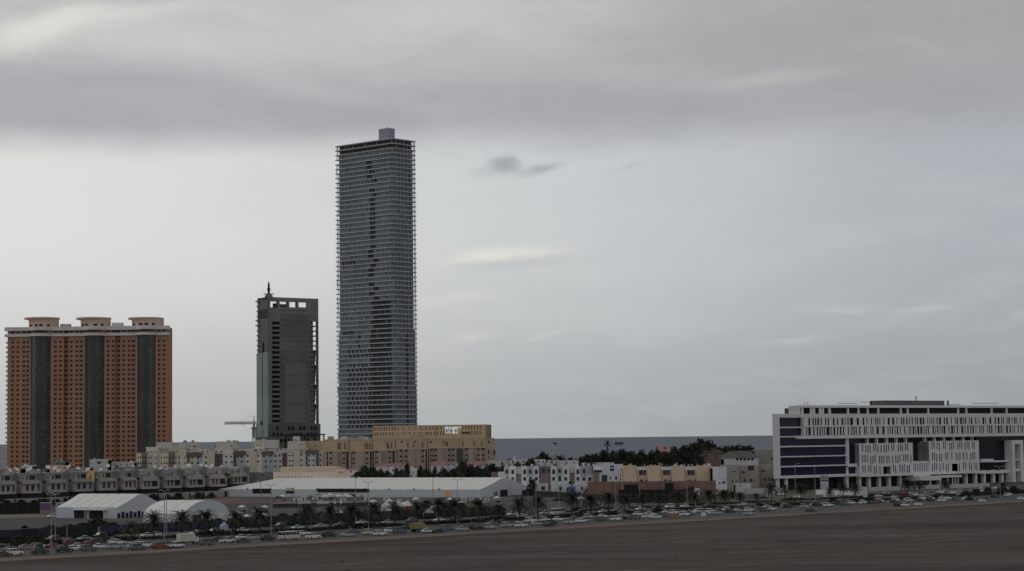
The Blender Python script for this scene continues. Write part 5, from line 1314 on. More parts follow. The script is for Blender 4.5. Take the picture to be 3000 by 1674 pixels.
# ---------------------------------------------------------------- palms
frm = mat('palm_frond', (.04, .046, .031), .7, .3, .5, .3)
frb = mat('dry_palm_frond', (.10, .08, .05), .85, .3, .5, .2)
ptr = mat('palm_trunk', (.085, .065, .05), .95, .25, 1.2)
def palm_proto(seed, nf=48, dry=.15, L=3.0):
    rr = random.Random(seed); mb = MB()
    for k in range(nf):
        t = k * 2.39996 + rr.uniform(-.2, .2); e = math.radians(82 - 98 * (k / nf) ** .95 + rr.uniform(-6, 6)); l = L * rr.uniform(.85, 1.1)
        m = 1 if rr.random() < dry and k > nf * .6 else 0
        pts = []; p = Vector((0, 0, 0)); el_ = e; seg = 7
        for s in range(seg + 1):
            pts.append(p.copy()); p = p + Vector((math.cos(t) * math.cos(el_), math.sin(t) * math.cos(el_), math.sin(el_))) * l / seg; el_ -= math.radians(7 + 5 * s * .6)
        sd = Vector((-math.sin(t), math.cos(t), 0))
        for s in range(seg):
            a, b = pts[s], pts[s + 1]; d = (b - a)
            wl = .55 * math.sin(math.pi * min(1, (s + .9) / (seg + .6))) ** .6
            for sg in (-1, 1):
                for f in (0, .5):
                    c = a + d * f; tip = c + d * .9 + sd * sg * wl + Vector((0, 0, -.22 * wl))
                    mb.poly([c, c + d * .42, tip], m)
            mb.poly([a - sd * .03, a + sd * .03, b + sd * .03, b - sd * .03], m)
    me = D.meshes.new('fronds'); me.from_pydata(mb.v, [], mb.f); me.materials.append(frm); me.materials.append(frb); me.polygons.foreach_set('material_index', mb.mi); me.update()
    return me
PF = [palm_proto(1), palm_proto(2, 56, .1), palm_proto(3, 44, .2), palm_proto(4, 60, .05)]
PB = palm_proto(9, 30, .9)
PC = palm_proto(12, 22, 0, 2.6)
mb = MB()
for k in range(12):
    z0, z1 = k / 12, (k + 1) / 12; mb.tube((0, 0, z0), (0, 0, z1), .30 - .06 * z0 + .03, .27 - .06 * z1, 8)
_t = mb.build('trunk', ptr); PTR = _t.data; D.objects.remove(_t)
mb = MB(); rr = random.Random(5)
for k in range(30): t = k * 2.4; mb.poly([(.2 * math.cos(t), .2 * math.sin(t), -.1), (.5 * math.cos(t - .3), .5 * math.sin(t - .3), -.9), (.55 * math.cos(t + .3), .55 * math.sin(t + .3), -1.0)])
_t = mb.build('dead_skirt', frb); PSK = _t.data; D.objects.remove(_t)
def palm(label, px, ytop, ybase, group, fr=None, name='palm_tree', lift=8, slim=1.0, skirt=True):
    q = ground(px, ybase + lift); r = ray(px, ytop); H_ = (CP + r * (q.y / r.y)).z
    t = thing(name, label, 'palm', q, rnd.uniform(0, 6), group)
    fs = H_ * .33 / 1.75 * slim * rnd.uniform(.92, 1.1)
    hz_ = H_ - 1.75 * fs
    o = D.objects.new('fronds', fr or rnd.choice(PF)); COL.objects.link(o); o.parent = t; o.location = (0, 0, hz_); o.scale = (fs * 1.04, fs * 1.04, fs)
    o = D.objects.new('trunk', PTR); COL.objects.link(o); o.parent = t; o.scale = (.9, .9, hz_)
    if skirt:
        o = D.objects.new('dead_fronds', PSK); COL.objects.link(o); o.parent = t; o.location = (0, 0, hz_); o.scale = (fs, fs, fs)
    return t
palms = [(384, 1524, 1577, 'b'), (451, 1500, 1569), (533, 1497, 1569), (603, 1494, 1565), (690, 1496, 1560), (759, 1486, 1557), (900, 1476, 1549), (968, 1478, 1542), (1032, 1473, 1541), (1096, 1472, 1541), (1158, 1475, 1533), (1224, 1471, 1531), (1286, 1458, 1528), (1331, 1462, 1526), (1402, 1460, 1524), (1461, 1477, 1522), (1523, 1456, 1521), (1576, 1454, 1512),
         (1676, 1441, 1505), (1731, 1450, 1504), (1783, 1443, 1502), (1831, 1448, 1497), (1883, 1445, 1495), (1932, 1447, 1493), (1984, 1441, 1489), (2035, 1443, 1486), (2078, 1434, 1485), (2123, 1435, 1485), (2169, 1443, 1481), (2215, 1445, 1477), (2260, 1416, 1473), (2300, 1418, 1472, 'b'), (2347, 1419, 1470), (2432, 1429, 1464), (2470, 1416, 1463), (2508, 1417, 1463), (2660, 1401, 1460), (2695, 1407, 1453), (2772, 1410, 1452), (2940, 1413, 1452)]
for i, pp in enumerate(palms):
    px = pp[0]
    palm(('brown drooping palm' if len(pp) > 3 else 'date palm') + ' in the row along the road, %s from the left' % ordn(i + 1), px, pp[1], pp[2], 'date palms along the road', PB if len(pp) > 3 else None, lift=9 if px < 1600 else 4, slim=1.0 if px < 2200 else .85)
for i, (px, yt, yb) in enumerate(((1640, 1334, 1344), (1730, 1332, 1342), (1747, 1330, 1342))):
    p_ = atY(px, 1500); palm('tiny palm rising above the far tree belt, %s from the left' % ordn(i + 1), px, yt, hor(px) + 32 * FOC / 1500, 'tiny palms by the sea', lift=0, slim=.6)
# mast dressed as a palm
p = atY(1781, 1500); t = thing('mast_palm', 'very tall thin palm shaped mast standing against the sea', 'mast', p)
zt = z_at(1781, 1281, 1500); mb = MB(); mb.tube((0, 0, 0), (0, 0, zt - 3), .55, .35, 8); mb.build('pole', metal_d, t)
for z, s, nm in ((zt - 5.0, 1.55, 'upper_fronds'), (zt - 9.5, .8, 'lower_fronds')):
    o = D.objects.new(nm, PC); COL.objects.link(o); o.parent = t; o.location = (0, 0, z); o.scale = (s, s, s * (1.2 if s > 1 else 1.0))
p = atY(1815, 1520); t = thing('floodlight_mast', 'floodlight mast with a wide lamp rack right of the palm shaped mast', 'mast', p)
zt = z_at(1815, 1298, 1520); mb = MB(); mb.tube((0, 0, 0), (0, 0, zt), .25, .15, 6); mb.build('pole', metal_l, t)
mb = MB()
for k in range(5): mb.box(-3 + k * 1.3, -2.1 + k * 1.3, -.4, .4, zt - 1.6, zt + .6)
mb.box(-3.2, 3.2, -.1, .1, zt - .6, zt - .4); mb.build('lamp_rack', metal_d, t)
p = atY(1620, 1520); t = thing('flagpole', 'small flag on a thin pole against the sea', 'flag', p)
zt = z_at(1620, 1297, 1520); mb = MB(); mb.tube((0, 0, 0), (0, 0, zt), .12, .1, 6); mb.build('pole', metal_l, t)
mb = MB(); n = 8
for k in range(n): mb.poly([(3.4 * k / n, .3 * math.sin(k), zt - 1 - .06 * k), (3.4 * (k + 1) / n, .3 * math.sin(k + 1), zt - 1.06 - .06 * k), (3.4 * (k + 1) / n, .3 * math.sin(k + 1), zt - .06 - .06 * k), (3.4 * k / n, .3 * math.sin(k), zt - .06 * k)])
mb.build('flag', metal_d, t)
p = atY(1508, 1300); t = thing('white_spire', 'small white pointed twin spire on the roofs left of the sea view', 'spire', p)
zt = z_at(1508, 1333, 1300); mb = MB(); mb.tube((0, 0, 0), (0, 0, zt - 4), 1.2, 1.0, 8); mb.tube((0, 0, zt - 4), (0, 0, zt), 1.0, .1, 8); mb.build('spire', whiter, t)
# ---------------------------------------------------------------- street lamps
lampm = mat('galvanised_lamp_pole', (.30, .29, .27), .5, .12, .5, .4)
def lamp(label, px, yt, yb, arms=2, group='double armed street lamps'):
    q = ground(px, yb); r = ray(px, yt); H_ = (CP + r * (q.y / r.y)).z
    t = thing('street_lamp', label, 'street lamp', q, RA + math.pi / 2, group)
    mb = MB(); mb.tube((0, 0, 0), (0, 0, H_ - .3), .17, .09, 8); mb.box(-.3, .3, -.3, .3, 0, .5); mb.build('pole', lampm, t)
    for sg in (-1, 1)[:arms] if arms else ():
        mb = MB(); mb.tube((0, 0, H_ - .6), (sg * 1.6, 0, H_ - .05), .06, .05, 6); a = mb.build('arm', lampm, t)
        mb = MB(); mb.hexa([(sg * 1.5 - .3, -.16, H_ - .14), (sg * 1.5 + .95 * sg + .3, -.16, H_ - .1), (sg * 1.5 + .95 * sg + .3, .16, H_ - .1), (sg * 1.5 - .3, .16, H_ - .14)] if sg > 0 else [(sg * 2.45 - .3, -.16, H_ - .1), (sg * 1.5 + .3, -.16, H_ - .14), (sg * 1.5 + .3, .16, H_ - .14), (sg * 2.45 - .3, .16, H_ - .1)],
                           [(sg * 1.5 - .3, -.1, H_ + .06), (sg * 2.45 + .3, -.1, H_ + .08), (sg * 2.45 + .3, .1, H_ + .08), (sg * 1.5 - .3, .1, H_ + .06)] if sg > 0 else [(sg * 2.45 - .3, -.1, H_ + .08), (sg * 1.5 + .3, -.1, H_ + .06), (sg * 1.5 + .3, .1, H_ + .06), (sg * 2.45 - .3, .1, H_ + .08)])
        mb.build('lamp_head', lampm, a)
    return t
lamps = [(150, 1448, 1611), (162, 1446, 1592), (482, 1436, 1584), (794, 1420, 1567), (1079.5, 1411, 1551), (1340.6, 1404, 1535), (1571, 1405, 1524), (1805, 1409, 1508), (2013.5, 1405, 1498), (2389, 1364, 1476), (2931, 1366, 1457)]
for i, (px, a, b) in enumerate(lamps): lamp('tall street lamp on the median, %s from the left' % ordn(i + 1), px, a, b)
lamps2 = [(488, 1440, 1570, 0), (196, 1530, 1592, 0), (764, 1409, 1545, 2), (1043, 1398, 1536, 2), (1269, 1398, 1520, 1), (1496.5, 1404, 1510, 1), (1638, 1440, 1500, 0), (1875, 1422, 1488, 1), (2038, 1419, 1485, 0), (2188, 1440, 1476, 0), (2331.5, 1358, 1468, 1), (2682, 1395, 1450, 1)]
for i, (px, a, b, n) in enumerate(sorted(lamps2)): lamp('thin lamp pole on the far side of the road, %s from the left' % ordn(i + 1), px, a, b, n, 'thin poles on the far roadside')
# ---------------------------------------------------------------- hedges
hedm = [mat('hedge_dark', (.026, .031, .02), .85, .3, .8, .15), mat('hedge_green', (.042, .056, .026), .85, .3, .8, .15)]
def hedge(label, s0, s1, t0, t1, h, dens, seed, group='clipped hedges of the road'):
    rr = random.Random(seed); mb = MB(); c = rd((s0 + s1) / 2, (t0 + t1) / 2)
    n = int((s1 - s0) * dens)
    for _ in range(n):
        s = rr.uniform(s0, s1); k = .6 + .4 * math.sin(s * .13 + seed) * math.sin(s * .041)
        q = rd(s, rr.uniform(t0, t1)) - c
        leaf_clump(mb, Vector((q.x, q.y, rr.uniform(.2, 1) * h * k)), .55, 9, .2, 0 if rr.random() < .6 else 1, rr)
    o = mb.build('hedge', hedm, None, (c.x, c.y, 0)); return tag(o, label, 'hedge', group)
hl_ = 'first,second,third,fourth,fifth,sixth,seventh,eighth'.split(',')
for i in range(7): hedge('dark clipped hedge on the median, %s stretch from the left' % hl_[i], -60 + i * 105, 42 + i * 105, 64, 71, 1.9, 11, i)
for i in range(6): hedge('low green hedge on the far verge, %s stretch from the left' % hl_[i], -60 + i * 110, 44 + i * 110, 103, 106.5, 1.6, 6, 20 + i)
# ---------------------------------------------------------------- fences and hoardings
def fence(label, cat, pts, h, m, name='hoarding', post=None, step=5.0, group=None, cap=None):
    a = pts[0]; t = thing(name, label, cat, (a.x, a.y, 0), 0, group)
    for p0, p1 in zip(pts, pts[1:]):
        L_ = (p1 - p0).length; n = max(1, round(L_ / step)); u = (p1 - p0).normalized(); v = Vector((-u.y, u.x, 0))
        for k in range(n):
            q0, q1 = p0 + u * (L_ * k / n) - a, p0 + u * (L_ * (k + 1) / n - .06) - a
            mb = MB(); hh = h + rnd.uniform(-.06, .06); mb.prism([((q0 - v * .05).x, (q0 - v * .05).y), ((q1 - v * .05).x, (q1 - v * .05).y), ((q1 + v * .05).x, (q1 + v * .05).y), ((q0 + v * .05).x, (q0 + v * .05).y)], .1, hh)
            mm = m if not isinstance(m, (list, tuple)) else rnd.choice(m)
            mb.build('panel', mm, t)
            if post:
                mb = MB(); mb.box(q0.x - .12, q0.x + .12, q0.y - .12, q0.y + .12, 0, h + .15); mb.build('post', post, t)
    return t
navy = mat('navy_hoarding', (.035, .036, .05), .7, .25, .2); navy2 = mat('violet_hoarding', (.055, .05, .062), .7, .25, .2); blu = mat('blue_hoarding', (.04, .045, .095), .7, .2, .2); blk = mat('black_screen', (.018, .019, .019), .8, .3, .3); meshm = mat('dark_mesh_screen', (.03, .032, .032), .9, .25, .3)
brnh = mat('brown_hoarding', (.26, .155, .12), .85, .15, .3)
fence('violet grey hoarding along the far roadside at the left', 'fence', [rd(-40, 108.5), rd(105, 108.5)], 3.4, [navy2, navy, meshm], post=metal_d, step=6)
fence('blue hoarding along the far roadside in front of the arched tent', 'fence', [rd(106, 108.5), rd(160, 108.5)], 3.4, [blu, navy], post=metal_d, step=6)
fence('dark navy hoarding along the far roadside before the fairground', 'fence', [rd(161, 108.5), rd(300, 108.5)], 3.9, [navy, navy, navy2], post=metal_d, step=6)
fence('long black screen at the far left edge of the fairground', 'fence', [ground(-20, 1509), ground(117, 1505)], 5.2, blk, post=metal_d, step=6)
fence('dark mesh screen in front of the townhouses', 'fence', [ground(1530, 1452), ground(1700, 1462), ground(1812, 1471)], 3.0, meshm, post=metal_d, step=6)
fence('black mesh screen in front of the peach terrace', 'fence', [ground(1813, 1474), ground(1996, 1474), ground(2035, 1462)], 6.4, blk, post=metal_d, step=6)
fence('brown hoarding at the foot of the peach terrace', 'fence', [atY(1722, 1120), atY(1768, 1120), atY(1822, 1120)], 7.6, brnh, post=mat('brown_hoarding_post', (.2, .12, .1), .9), step=5)
fence('long brown hoarding below the peach houses', 'fence', [atY(1824, 1118), atY(2098, 1112)], 7.6, brnh, post=mat('brown_hoarding_post', (.2, .12, .1), .9), step=5)
fence('white wall below the taupe houses and the office block', 'wall', [atY(2178, 1115), atY(2300, 1125)], 3.2, mat('white_site_wall', (.5, .5, .49), .9, .12, .2), 'site_wall', step=8)
fence('white wall at the foot of the office block car park', 'wall', [ground(2390, 1450), ground(2500, 1452)], 2.6, ltgrey, 'site_wall', step=8)
fence('pale banner wall with posters at the office block', 'wall', [ground(2506, 1457), ground(2542, 1460)], 5.5, mat('pale_banner_wall', (.36, .38, .37), .8, .15, .2), 'banner_wall', step=9)
fence('low white wall in front of the office block entrance', 'wall', [ground(2545, 1441), ground(2760, 1432), ground(2900, 1428)], 2.4, mat('white_site_wall', (.5, .5, .49), .9, .12, .2), 'site_wall', step=10)
fence('red brown hoarding by the office block car park', 'fence', [ground(2620, 1459), ground(2662, 1456)], 2.2, mat('red_hoarding', (.17, .06, .05), .8, .2, .3), step=5)
# dark gates in the brown hoarding
for lb, x0, x1, y0, y1 in (('dark gate opening in the brown hoarding below the leftmost peach house', 1829, 1870, 1420, 1446), ('dark gate opening in the brown hoarding below the second peach house', 1948, 1974, 1416, 1446)):
    B = Bld('site_gate', lb, 'gate', x0, 1108, x1, 1106, 'dark site gates'); q = B.rc(x0, y0, x1, y1); 
    block('gate_panel', blk, B.root, 0, B.L * .49, 0, .2, 0, q[3]); block('gate_panel', blk, B.root, B.L * .51, B.L, 0, .2, 0, q[3]); block('lintel', mat('brown_hoarding_post', (.2, .12, .1), .9), B.root, -.4, B.L + .4, -.2, .4, q[3], q[3] + .5)
# ---------------------------------------------------------------- site cabins, containers, stalls
def cabin(label, x0, x1, yb, yt, m, name='site_cabin', cat='cabin', depth=3.0, door=True, trim=None, group='site cabins and containers'):
    q0 = ground(x0, yb); B = Bld(name, label, cat, x0, q0.y, x1, q0.y + (x1 - x0) * .02, group)
    h = B.rc(x0, yt, x1, yb)[3]
    mb = MB(); mb.box(0, B.L, 0, depth, .15, h); mb.build('shell', m, B.root)
    block('roof', trim or metal_l, B.root, -.1, B.L + .1, -.1, depth + .1, h, h + .12)
    if door: block('door', metal_d, B.root, B.L * .2, B.L * .2 + .9, -.06, 0, .2, min(h - .2, 2.3)); block('window', winm, B.root, B.L * .55, B.L * .8, -.06, 0, h * .45, h * .8)
    return B
wc = mat('cabin_white', (.6, .61, .62), .6, .1, .3, .4); bc = mat('cabin_blue', (.06, .13, .30), .6, .15, .3, .4); pc = mat('cabin_pink', (.42, .34, .34), .7, .1, .3)
for a in (('white site cabin behind the long tent gable', 1562, 1606, 1452, 1418, wc), ('white site cabin beside the dark mesh screen', 1622, 1652, 1452, 1420, wc), ('pale site cabin with a blue shutter', 1655, 1690, 1452, 1419, wc), ('bright blue container below the townhouses', 1664, 1684, 1452, 1427, bc), ('white cabin right of the bright blue container', 1690, 1712, 1452, 1420, wc),
          ('pale pink container before the brown hoarding', 1708, 1724, 1452, 1428, pc), ('deep blue container before the brown hoarding', 1769, 1789, 1452, 1430, bc), ('white container right of the deep blue container', 1790, 1806, 1452, 1430, wc), ('blue and white cabin at the right end of the brown hoarding', 2016, 2034, 1452, 1432, bc), ('white cabin at the right end of the brown hoarding', 2036, 2050, 1452, 1432, wc), ('white cabin at the foot of the angular house', 2088, 2108, 1447, 1432, wc)):
    cabin(*a)
cabin('purple container beside the black screen', 117, 150, 1494, 1474, mat('purple_container', (.20, .10, .24), .6, .15, .3), 'container', 'container', 2.6, False)
cabin('white cabin with black stripes beside the purple container', 165, 192, 1484, 1474, wc)
cabin('red kiosk among the trucks at far left', 66, 90, 1486, 1474, mat('kiosk_red', (.26, .09, .07), .7, .15, .3), 'kiosk', 'kiosk')
cabin('beige kiosk at the foot of the second villa', 64, 98, 1470, 1458, mat('kiosk_beige', (.40, .33, .26), .7, .12, .3), 'kiosk', 'kiosk')
cabin('pale blue grey tower block at the far left edge', -6, 12, 1482, 1432, mat('blue_grey_cladding', (.30, .30, .36), .7, .1, .3), 'kiosk', 'kiosk', 3, False)
for i, (px, yb) in enumerate(((1352, 1468), (1362, 1470), (1376, 1471), (1384, 1471), (1408, 1470), (1420, 1471), (1429, 1471))): cabin('small white booth near the tent corner, %s from the left' % ordn(i + 1), px, px + 5.5, yb, yb - 12, wc, 'booth', 'booth', 1.2, False, group='white booths')
cabin('long grey roofed shed with pale posts in the fairground', 800, 1080, 1488, 1474, mat('shed_grey', (.06, .06, .062), .8, .25, .1), 'shed', 'shed', 9, False, mat('shed_roof', (.30, .30, .31), .7, .1, .2))
for i, px in enumerate((876, 884, 891, 898, 905, 931, 938, 945, 952, 959, 980, 998)):
    q = ground(px, 1494); z0 = z_at(px, 1476, q.y); z1 = z_at(px, 1466, q.y)
    t = thing('banner', 'small white feather banner above the grey shed, %s from the left' % ordn(i + 1), 'banner', q + Vector((0, -1, 0)), rnd.uniform(-.4, .4), 'white feather banners')
    mb = MB(); mb.tube((0, 0, 0), (0, 0, z1), .05, .04, 5); mb.build('pole', metal_l, t); mb = MB(); mb.hexa([(-.1, -.03, z0), (.75, -.03, z0), (.75, .03, z0), (-.1, .03, z0)], [(.1, -.03, z1), (.5, -.03, z1), (.5, .03, z1), (.1, .03, z1)]); mb.build('cloth', tentw, t)
def pagoda(label, px, yb, ye, yt, wpx, m, wallm=None, stripes=None, grp='peaked fairground tents'):
    q = ground(px, yb); w_ = wpx * q.y / FOC / 2; ze, zt = z_at(px, ye, q.y), z_at(px, yt, q.y)
    t = thing('peaked_tent', label, 'tent', q + Vector((0, w_, 0)), RA * .3, grp)
    mb = MB(); n = 10
    for s in range(4):
        c = [(-w_, -w_), (w_, -w_), (w_, w_), (-w_, w_)]; a, b = c[s], c[(s + 1) % 4]
        for k in range(n):
            f0, f1 = k / n, (k + 1) / n; g0, g1 = 1 - f0, 1 - f1
            z0, z1 = ze + (zt - ze) * f0 ** 1.4, ze + (zt - ze) * f1 ** 1.4
            mb.poly([(a[0] * g0, a[1] * g0, z0), (b[0] * g0, b[1] * g0, z0), (b[0] * g1, b[1] * g1, z1), (a[0] * g1, a[1] * g1, z1)], k % 2 if stripes else 0)
    mb.build('canopy', [m, stripes or m], t)
    for x, y in ((-1, -1), (1, -1), (1, 1), (-1, 1)): block('pole', metal_l, t, x * w_ * .96 - .06, x * w_ * .96 + .06, y * w_ * .96 - .06, y * w_ * .96 + .06, 0, ze)
    if wallm: block('tent_wall', wallm, t, -w_ * .94, w_ * .94, -w_ * .94, w_ * .9, .05, ze - .05)
redw2 = mat('red_tent_wall', (.22, .045, .045), .8, .2, .3)
pagoda('white peaked tent with open white sides left of the red tents', 1131, 1503, 1481, 1469, 26, tentw, tentw)
pagoda('white peaked tent with red walls, the left one of two', 1169, 1511, 1484, 1467, 24, tentw, redw2)
pagoda('white peaked tent with red walls, the right one of two', 1194, 1511, 1483, 1465, 28, tentw, redw2)
pagoda('black and white striped peaked tent behind the palms', 983, 1528, 1506, 1480, 18, tentw, blk, mat('black_stripe', (.02, .02, .02), .8))
pagoda('small low white domed tent right of the striped tent', 997, 1525, 1506, 1493, 20, tentw, navy)
pagoda('red and white striped stall collapsed on the gravel', 1702, 1470, 1462, 1453, 30, mat('stall_red', (.30, .06, .07), .8, .2, .3), None, tentw)
pagoda('flat grey canopy with sagging roof beside the fence', 1255, 1522, 1503, 1489, 40, mat('grey_canopy', (.33, .30, .29), .8, .1, .3), navy)
pagoda('white stall with a peaked roof behind the median palms', 718, 1545, 1530, 1514, 26, tentw, wc)
pagoda('white stall by the blue hoarding', 655, 1558, 1540, 1528, 22, mat('pale_blue_canopy', (.42, .46, .56), .8, .1, .3), mat('pale_blue_wall', (.40, .44, .55), .8, .1, .3))
# signs by the kerb
def sign(label, px, yb, yt, wpx, m, name='roadside_sign'):
    q = ground(px, yb); w_ = wpx * q.y / FOC; h = z_at(px, yt, q.y); t = thing(name, label, 'sign', q, 0.15)
    mb = MB(); mb.box(-w_ / 2, w_ / 2, -.15, .15, .3 if name == 'roadside_sign' else h * .25, h); mb.build('board', m, t)
    for x in (-w_ * .42, w_ * .42): block('leg', metal_l, t, x - .08, x + .08, -.1, .1, 0, h * .4)
    return t, w_, h
t, w_, h = sign('white roadside board with a grey grid on the sandy verge', 2061, 1516, 1500, 12, wc)
for k in range(3): block('grid_panel', ltgrey, t, -w_ * .12 + k * .5 - .2, -w_ * .12 + k * .5 + .2, -.2, -.15, .6, h - .4)
sign('tall grey green roadside board by the sandy verge', 2165, 1513, 1494, 16, mat('grey_green_board', (.22, .24, .21), .8, .1, .3))
t, w_, h = sign('tall white billboard with a pale emblem panel before the office block', 2416, 1450, 1393, 24, mat('billboard_white', (.46, .46, .45), .7, .1, .3), 'billboard')
block('emblem_panel', mat('emblem_beige', (.30, .28, .25), .8, .3, 1.5), t, -w_ * .42, w_ * .42, -.22, -.15, h * .78, h * .97); block('dark_band', metal_d, t, -w_ * .46, w_ * .46, -.22, -.15, h * .69, h * .75); block('poster_panel', wc, t, -w_ * .4, -w_ * .02, -.2, -.15, h * .55, h * .67); block('poster_panel', wc, t, w_ * .06, w_ * .44, -.2, -.15, h * .52, h * .67)
for i, (px, yb) in enumerate(((2602, 1478), (2819, 1472), (2857, 1470), (130, 1612))):
    q = ground(px, yb); t = thing('bollard', 'small pale marker post on the sandy verge, %s from the left' % ordn((2, 3, 4, 1)[i]), 'post', q, 0, 'marker posts on the verge')
    mb = MB(); mb.box(-.25, .25, -.15, .15, 0, 1.1); mb.build('post', kerbm, t); mb = MB(); mb.box(-.4, .4, -.2, .2, 1.1, 1.6); mb.build('cap', wc, t)
# ---------------------------------------------------------------- vehicles
def paint(name, col, rough=.28): return mat(name, col, rough, .05, .3, .6)
PA = {'white': paint('paint_white', (.72, .72, .72)), 'silver': paint('paint_silver', (.40, .41, .42)), 'black': paint('paint_black', (.018, .018, .02)), 'grey': paint('paint_grey', (.12, .12, .125)), 'red': paint('paint_red', (.22, .03, .03)),
      'maroon': paint('paint_maroon', (.12, .03, .035)), 'cream': paint('paint_cream', (.58, .54, .44)), 'blue': paint('paint_blue', (.10, .16, .26)), 'green': paint('paint_green', (.02, .05, .035)), 'orange': paint('paint_orange', (.42, .14, .03)), 'yellow': paint('paint_yellow', (.30, .25, .11)), 'pink': paint('paint_dusty_pink', (.34, .22, .21))}
cgl = mat('car_glass', (.018, .02, .022), .12, .2, .5, .6); tyre = mat('tyre_rubber', (.018, .018, .018), .9); rim = mat('wheel_rim', (.35, .35, .36), .4, .1, .5, .5, None, .08, .6); hlm = mat('headlight_lens', (.7, .7, .68), .2, .05); tlm = mat('tail_light_lens', (.30, .02, .02), .3, .05)
def loft(mb, st, m=0):
    """stations (x, half width, z bottom, z top, inset at the top)"""
    rings = []
    for x, w_, z0, z1, ins in st:
        rings.append([(x, -w_, z0), (x, -w_ * 1.0, z0 + (z1 - z0) * .62), (x, -w_ + ins, z1), (x, w_ - ins, z1), (x, w_, z0 + (z1 - z0) * .62), (x, w_, z0)])
    for a, b in zip(rings, rings[1:]):
        for k in range(6): j = (k + 1) % 6; mb.poly([a[k], b[k], b[j], a[j]], m)
    mb.poly(rings[0], m); mb.poly(list(reversed(rings[-1])), m)
def wheels(t, xs, w_, r=.34):
    for x in xs:
        for s in (-1, 1):
            mb = MB(); mb.tube((x, s * (w_ - .22), r), (x, s * (w_ + .01), r), r, r, 14); o = mb.build('wheel', tyre, t)
            mb = MB(); mb.tube((x, s * (w_ + .0), r), (x, s * (w_ + .03), r), r * .58, r * .5, 10); mb.build('rim', rim, o)
def lights(t, xf, xr, w_, z):
    for s in (-1, 1):
        block('headlight', hlm, t, xf - .06, xf + .03, s * w_ * .72 - .2, s * w_ * .72 + .2, z - .08, z + .1)
        block('tail_light', tlm, t, xr - .03, xr + .06, s * w_ * .78 - .16, s * w_ * .78 + .16, z, z + .2)
P0 = PA['white']
def sedan():
    t = thing('car', '', 'car'); mb = MB()
    loft(mb, [(-2.3, .78, .38, .86, .1), (-2.15, .88, .26, .98, .12), (-1.2, .9, .24, .98, .1), (1.0, .9, .24, .94, .1), (1.9, .86, .26, .82, .14), (2.28, .74, .36, .68, .12)])
    loft(mb, [(-1.35, .58, 1.36, 1.42, .06), (-.8, .62, 1.4, 1.47, .08), (.1, .62, 1.4, 1.46, .08), (.45, .56, 1.35, 1.41, .06)])
    mb.build('body', P0, t); mb = MB(); mb.hexa([(-1.95, -.8, .95), (1.25, -.8, .9), (1.25, .8, .9), (-1.95, .8, .95)], [(-1.35, -.6, 1.38), (.45, -.58, 1.37), (.45, .58, 1.37), (-1.35, .6, 1.38)]); mb.build('windows', cgl, t)
    wheels(t, (-1.4, 1.4), .88, .33); lights(t, 2.24, -2.27, .82, .66); return t
def suv():
    t = thing('car', '', 'car'); mb = MB()
    loft(mb, [(-2.4, .88, .45, 1.12, .1), (-2.25, .95, .32, 1.18, .1), (-.8, .96, .3, 1.15, .08), (1.0, .96, .3, 1.12, .08), (2.1, .92, .34, 1.02, .14), (2.4, .84, .42, .9, .12)])
    loft(mb, [(-2.2, .72, 1.72, 1.8, .06), (-1.6, .76, 1.76, 1.86, .08), (.1, .76, 1.76, 1.84, .08), (.55, .7, 1.7, 1.76, .06)])
    for x in (-2.0, -1.0, .05): 
        for s in (-1, 1): mb.hexa([(x - .06, s * .9 - .03, 1.12), (x + .06, s * .9 - .03, 1.12), (x + .06, s * .9 + .03, 1.12), (x - .06, s * .9 + .03, 1.12)], [(x - .06, s * .76 - .03, 1.75), (x + .06, s * .76 - .03, 1.75), (x + .06, s * .76 + .03, 1.75), (x - .06, s * .76 + .03, 1.75)])
    mb.build('body', P0, t); mb = MB(); mb.hexa([(-2.34, -.87, 1.12), (1.2, -.87, 1.1), (1.2, .87, 1.1), (-2.34, .87, 1.12)], [(-2.15, -.73, 1.75), (.52, -.73, 1.73), (.52, .73, 1.73), (-2.15, .73, 1.75)]); mb.build('windows', cgl, t)
    wheels(t, (-1.45, 1.5), .95, .4); lights(t, 2.36, -2.4, .9, .85); return t
def pickup():
    t = thing('pickup_truck', '', 'pickup'); mb = MB()
    loft(mb, [(-2.6, .85, .45, 1.05, .06), (-.5, .88, .4, 1.05, .06)]); loft(mb, [(-.45, .9, .36, 1.1, .08), (1.2, .9, .36, 1.08, .1), (2.2, .86, .4, .98, .14), (2.5, .8, .45, .85, .12)])
    loft(mb, [(-.4, .66, 1.7, 1.76, .05), (.2, .68, 1.72, 1.8, .06), (.55, .64, 1.68, 1.74, .05)]); mb.build('body', P0, t)
    block('load_bed', metal_d, t, -2.5, -.6, -.75, .75, .9, 1.07)
    mb = MB(); mb.hexa([(-.45, -.84, 1.06), (1.15, -.84, 1.06), (1.15, .84, 1.06), (-.45, .84, 1.06)], [(-.4, -.68, 1.72), (.55, -.66, 1.72), (.55, .66, 1.72), (-.4, .68, 1.72)]); mb.build('windows', cgl, t)
    wheels(t, (-1.6, 1.6), .9, .38); lights(t, 2.46, -2.6, .84, .8); return t
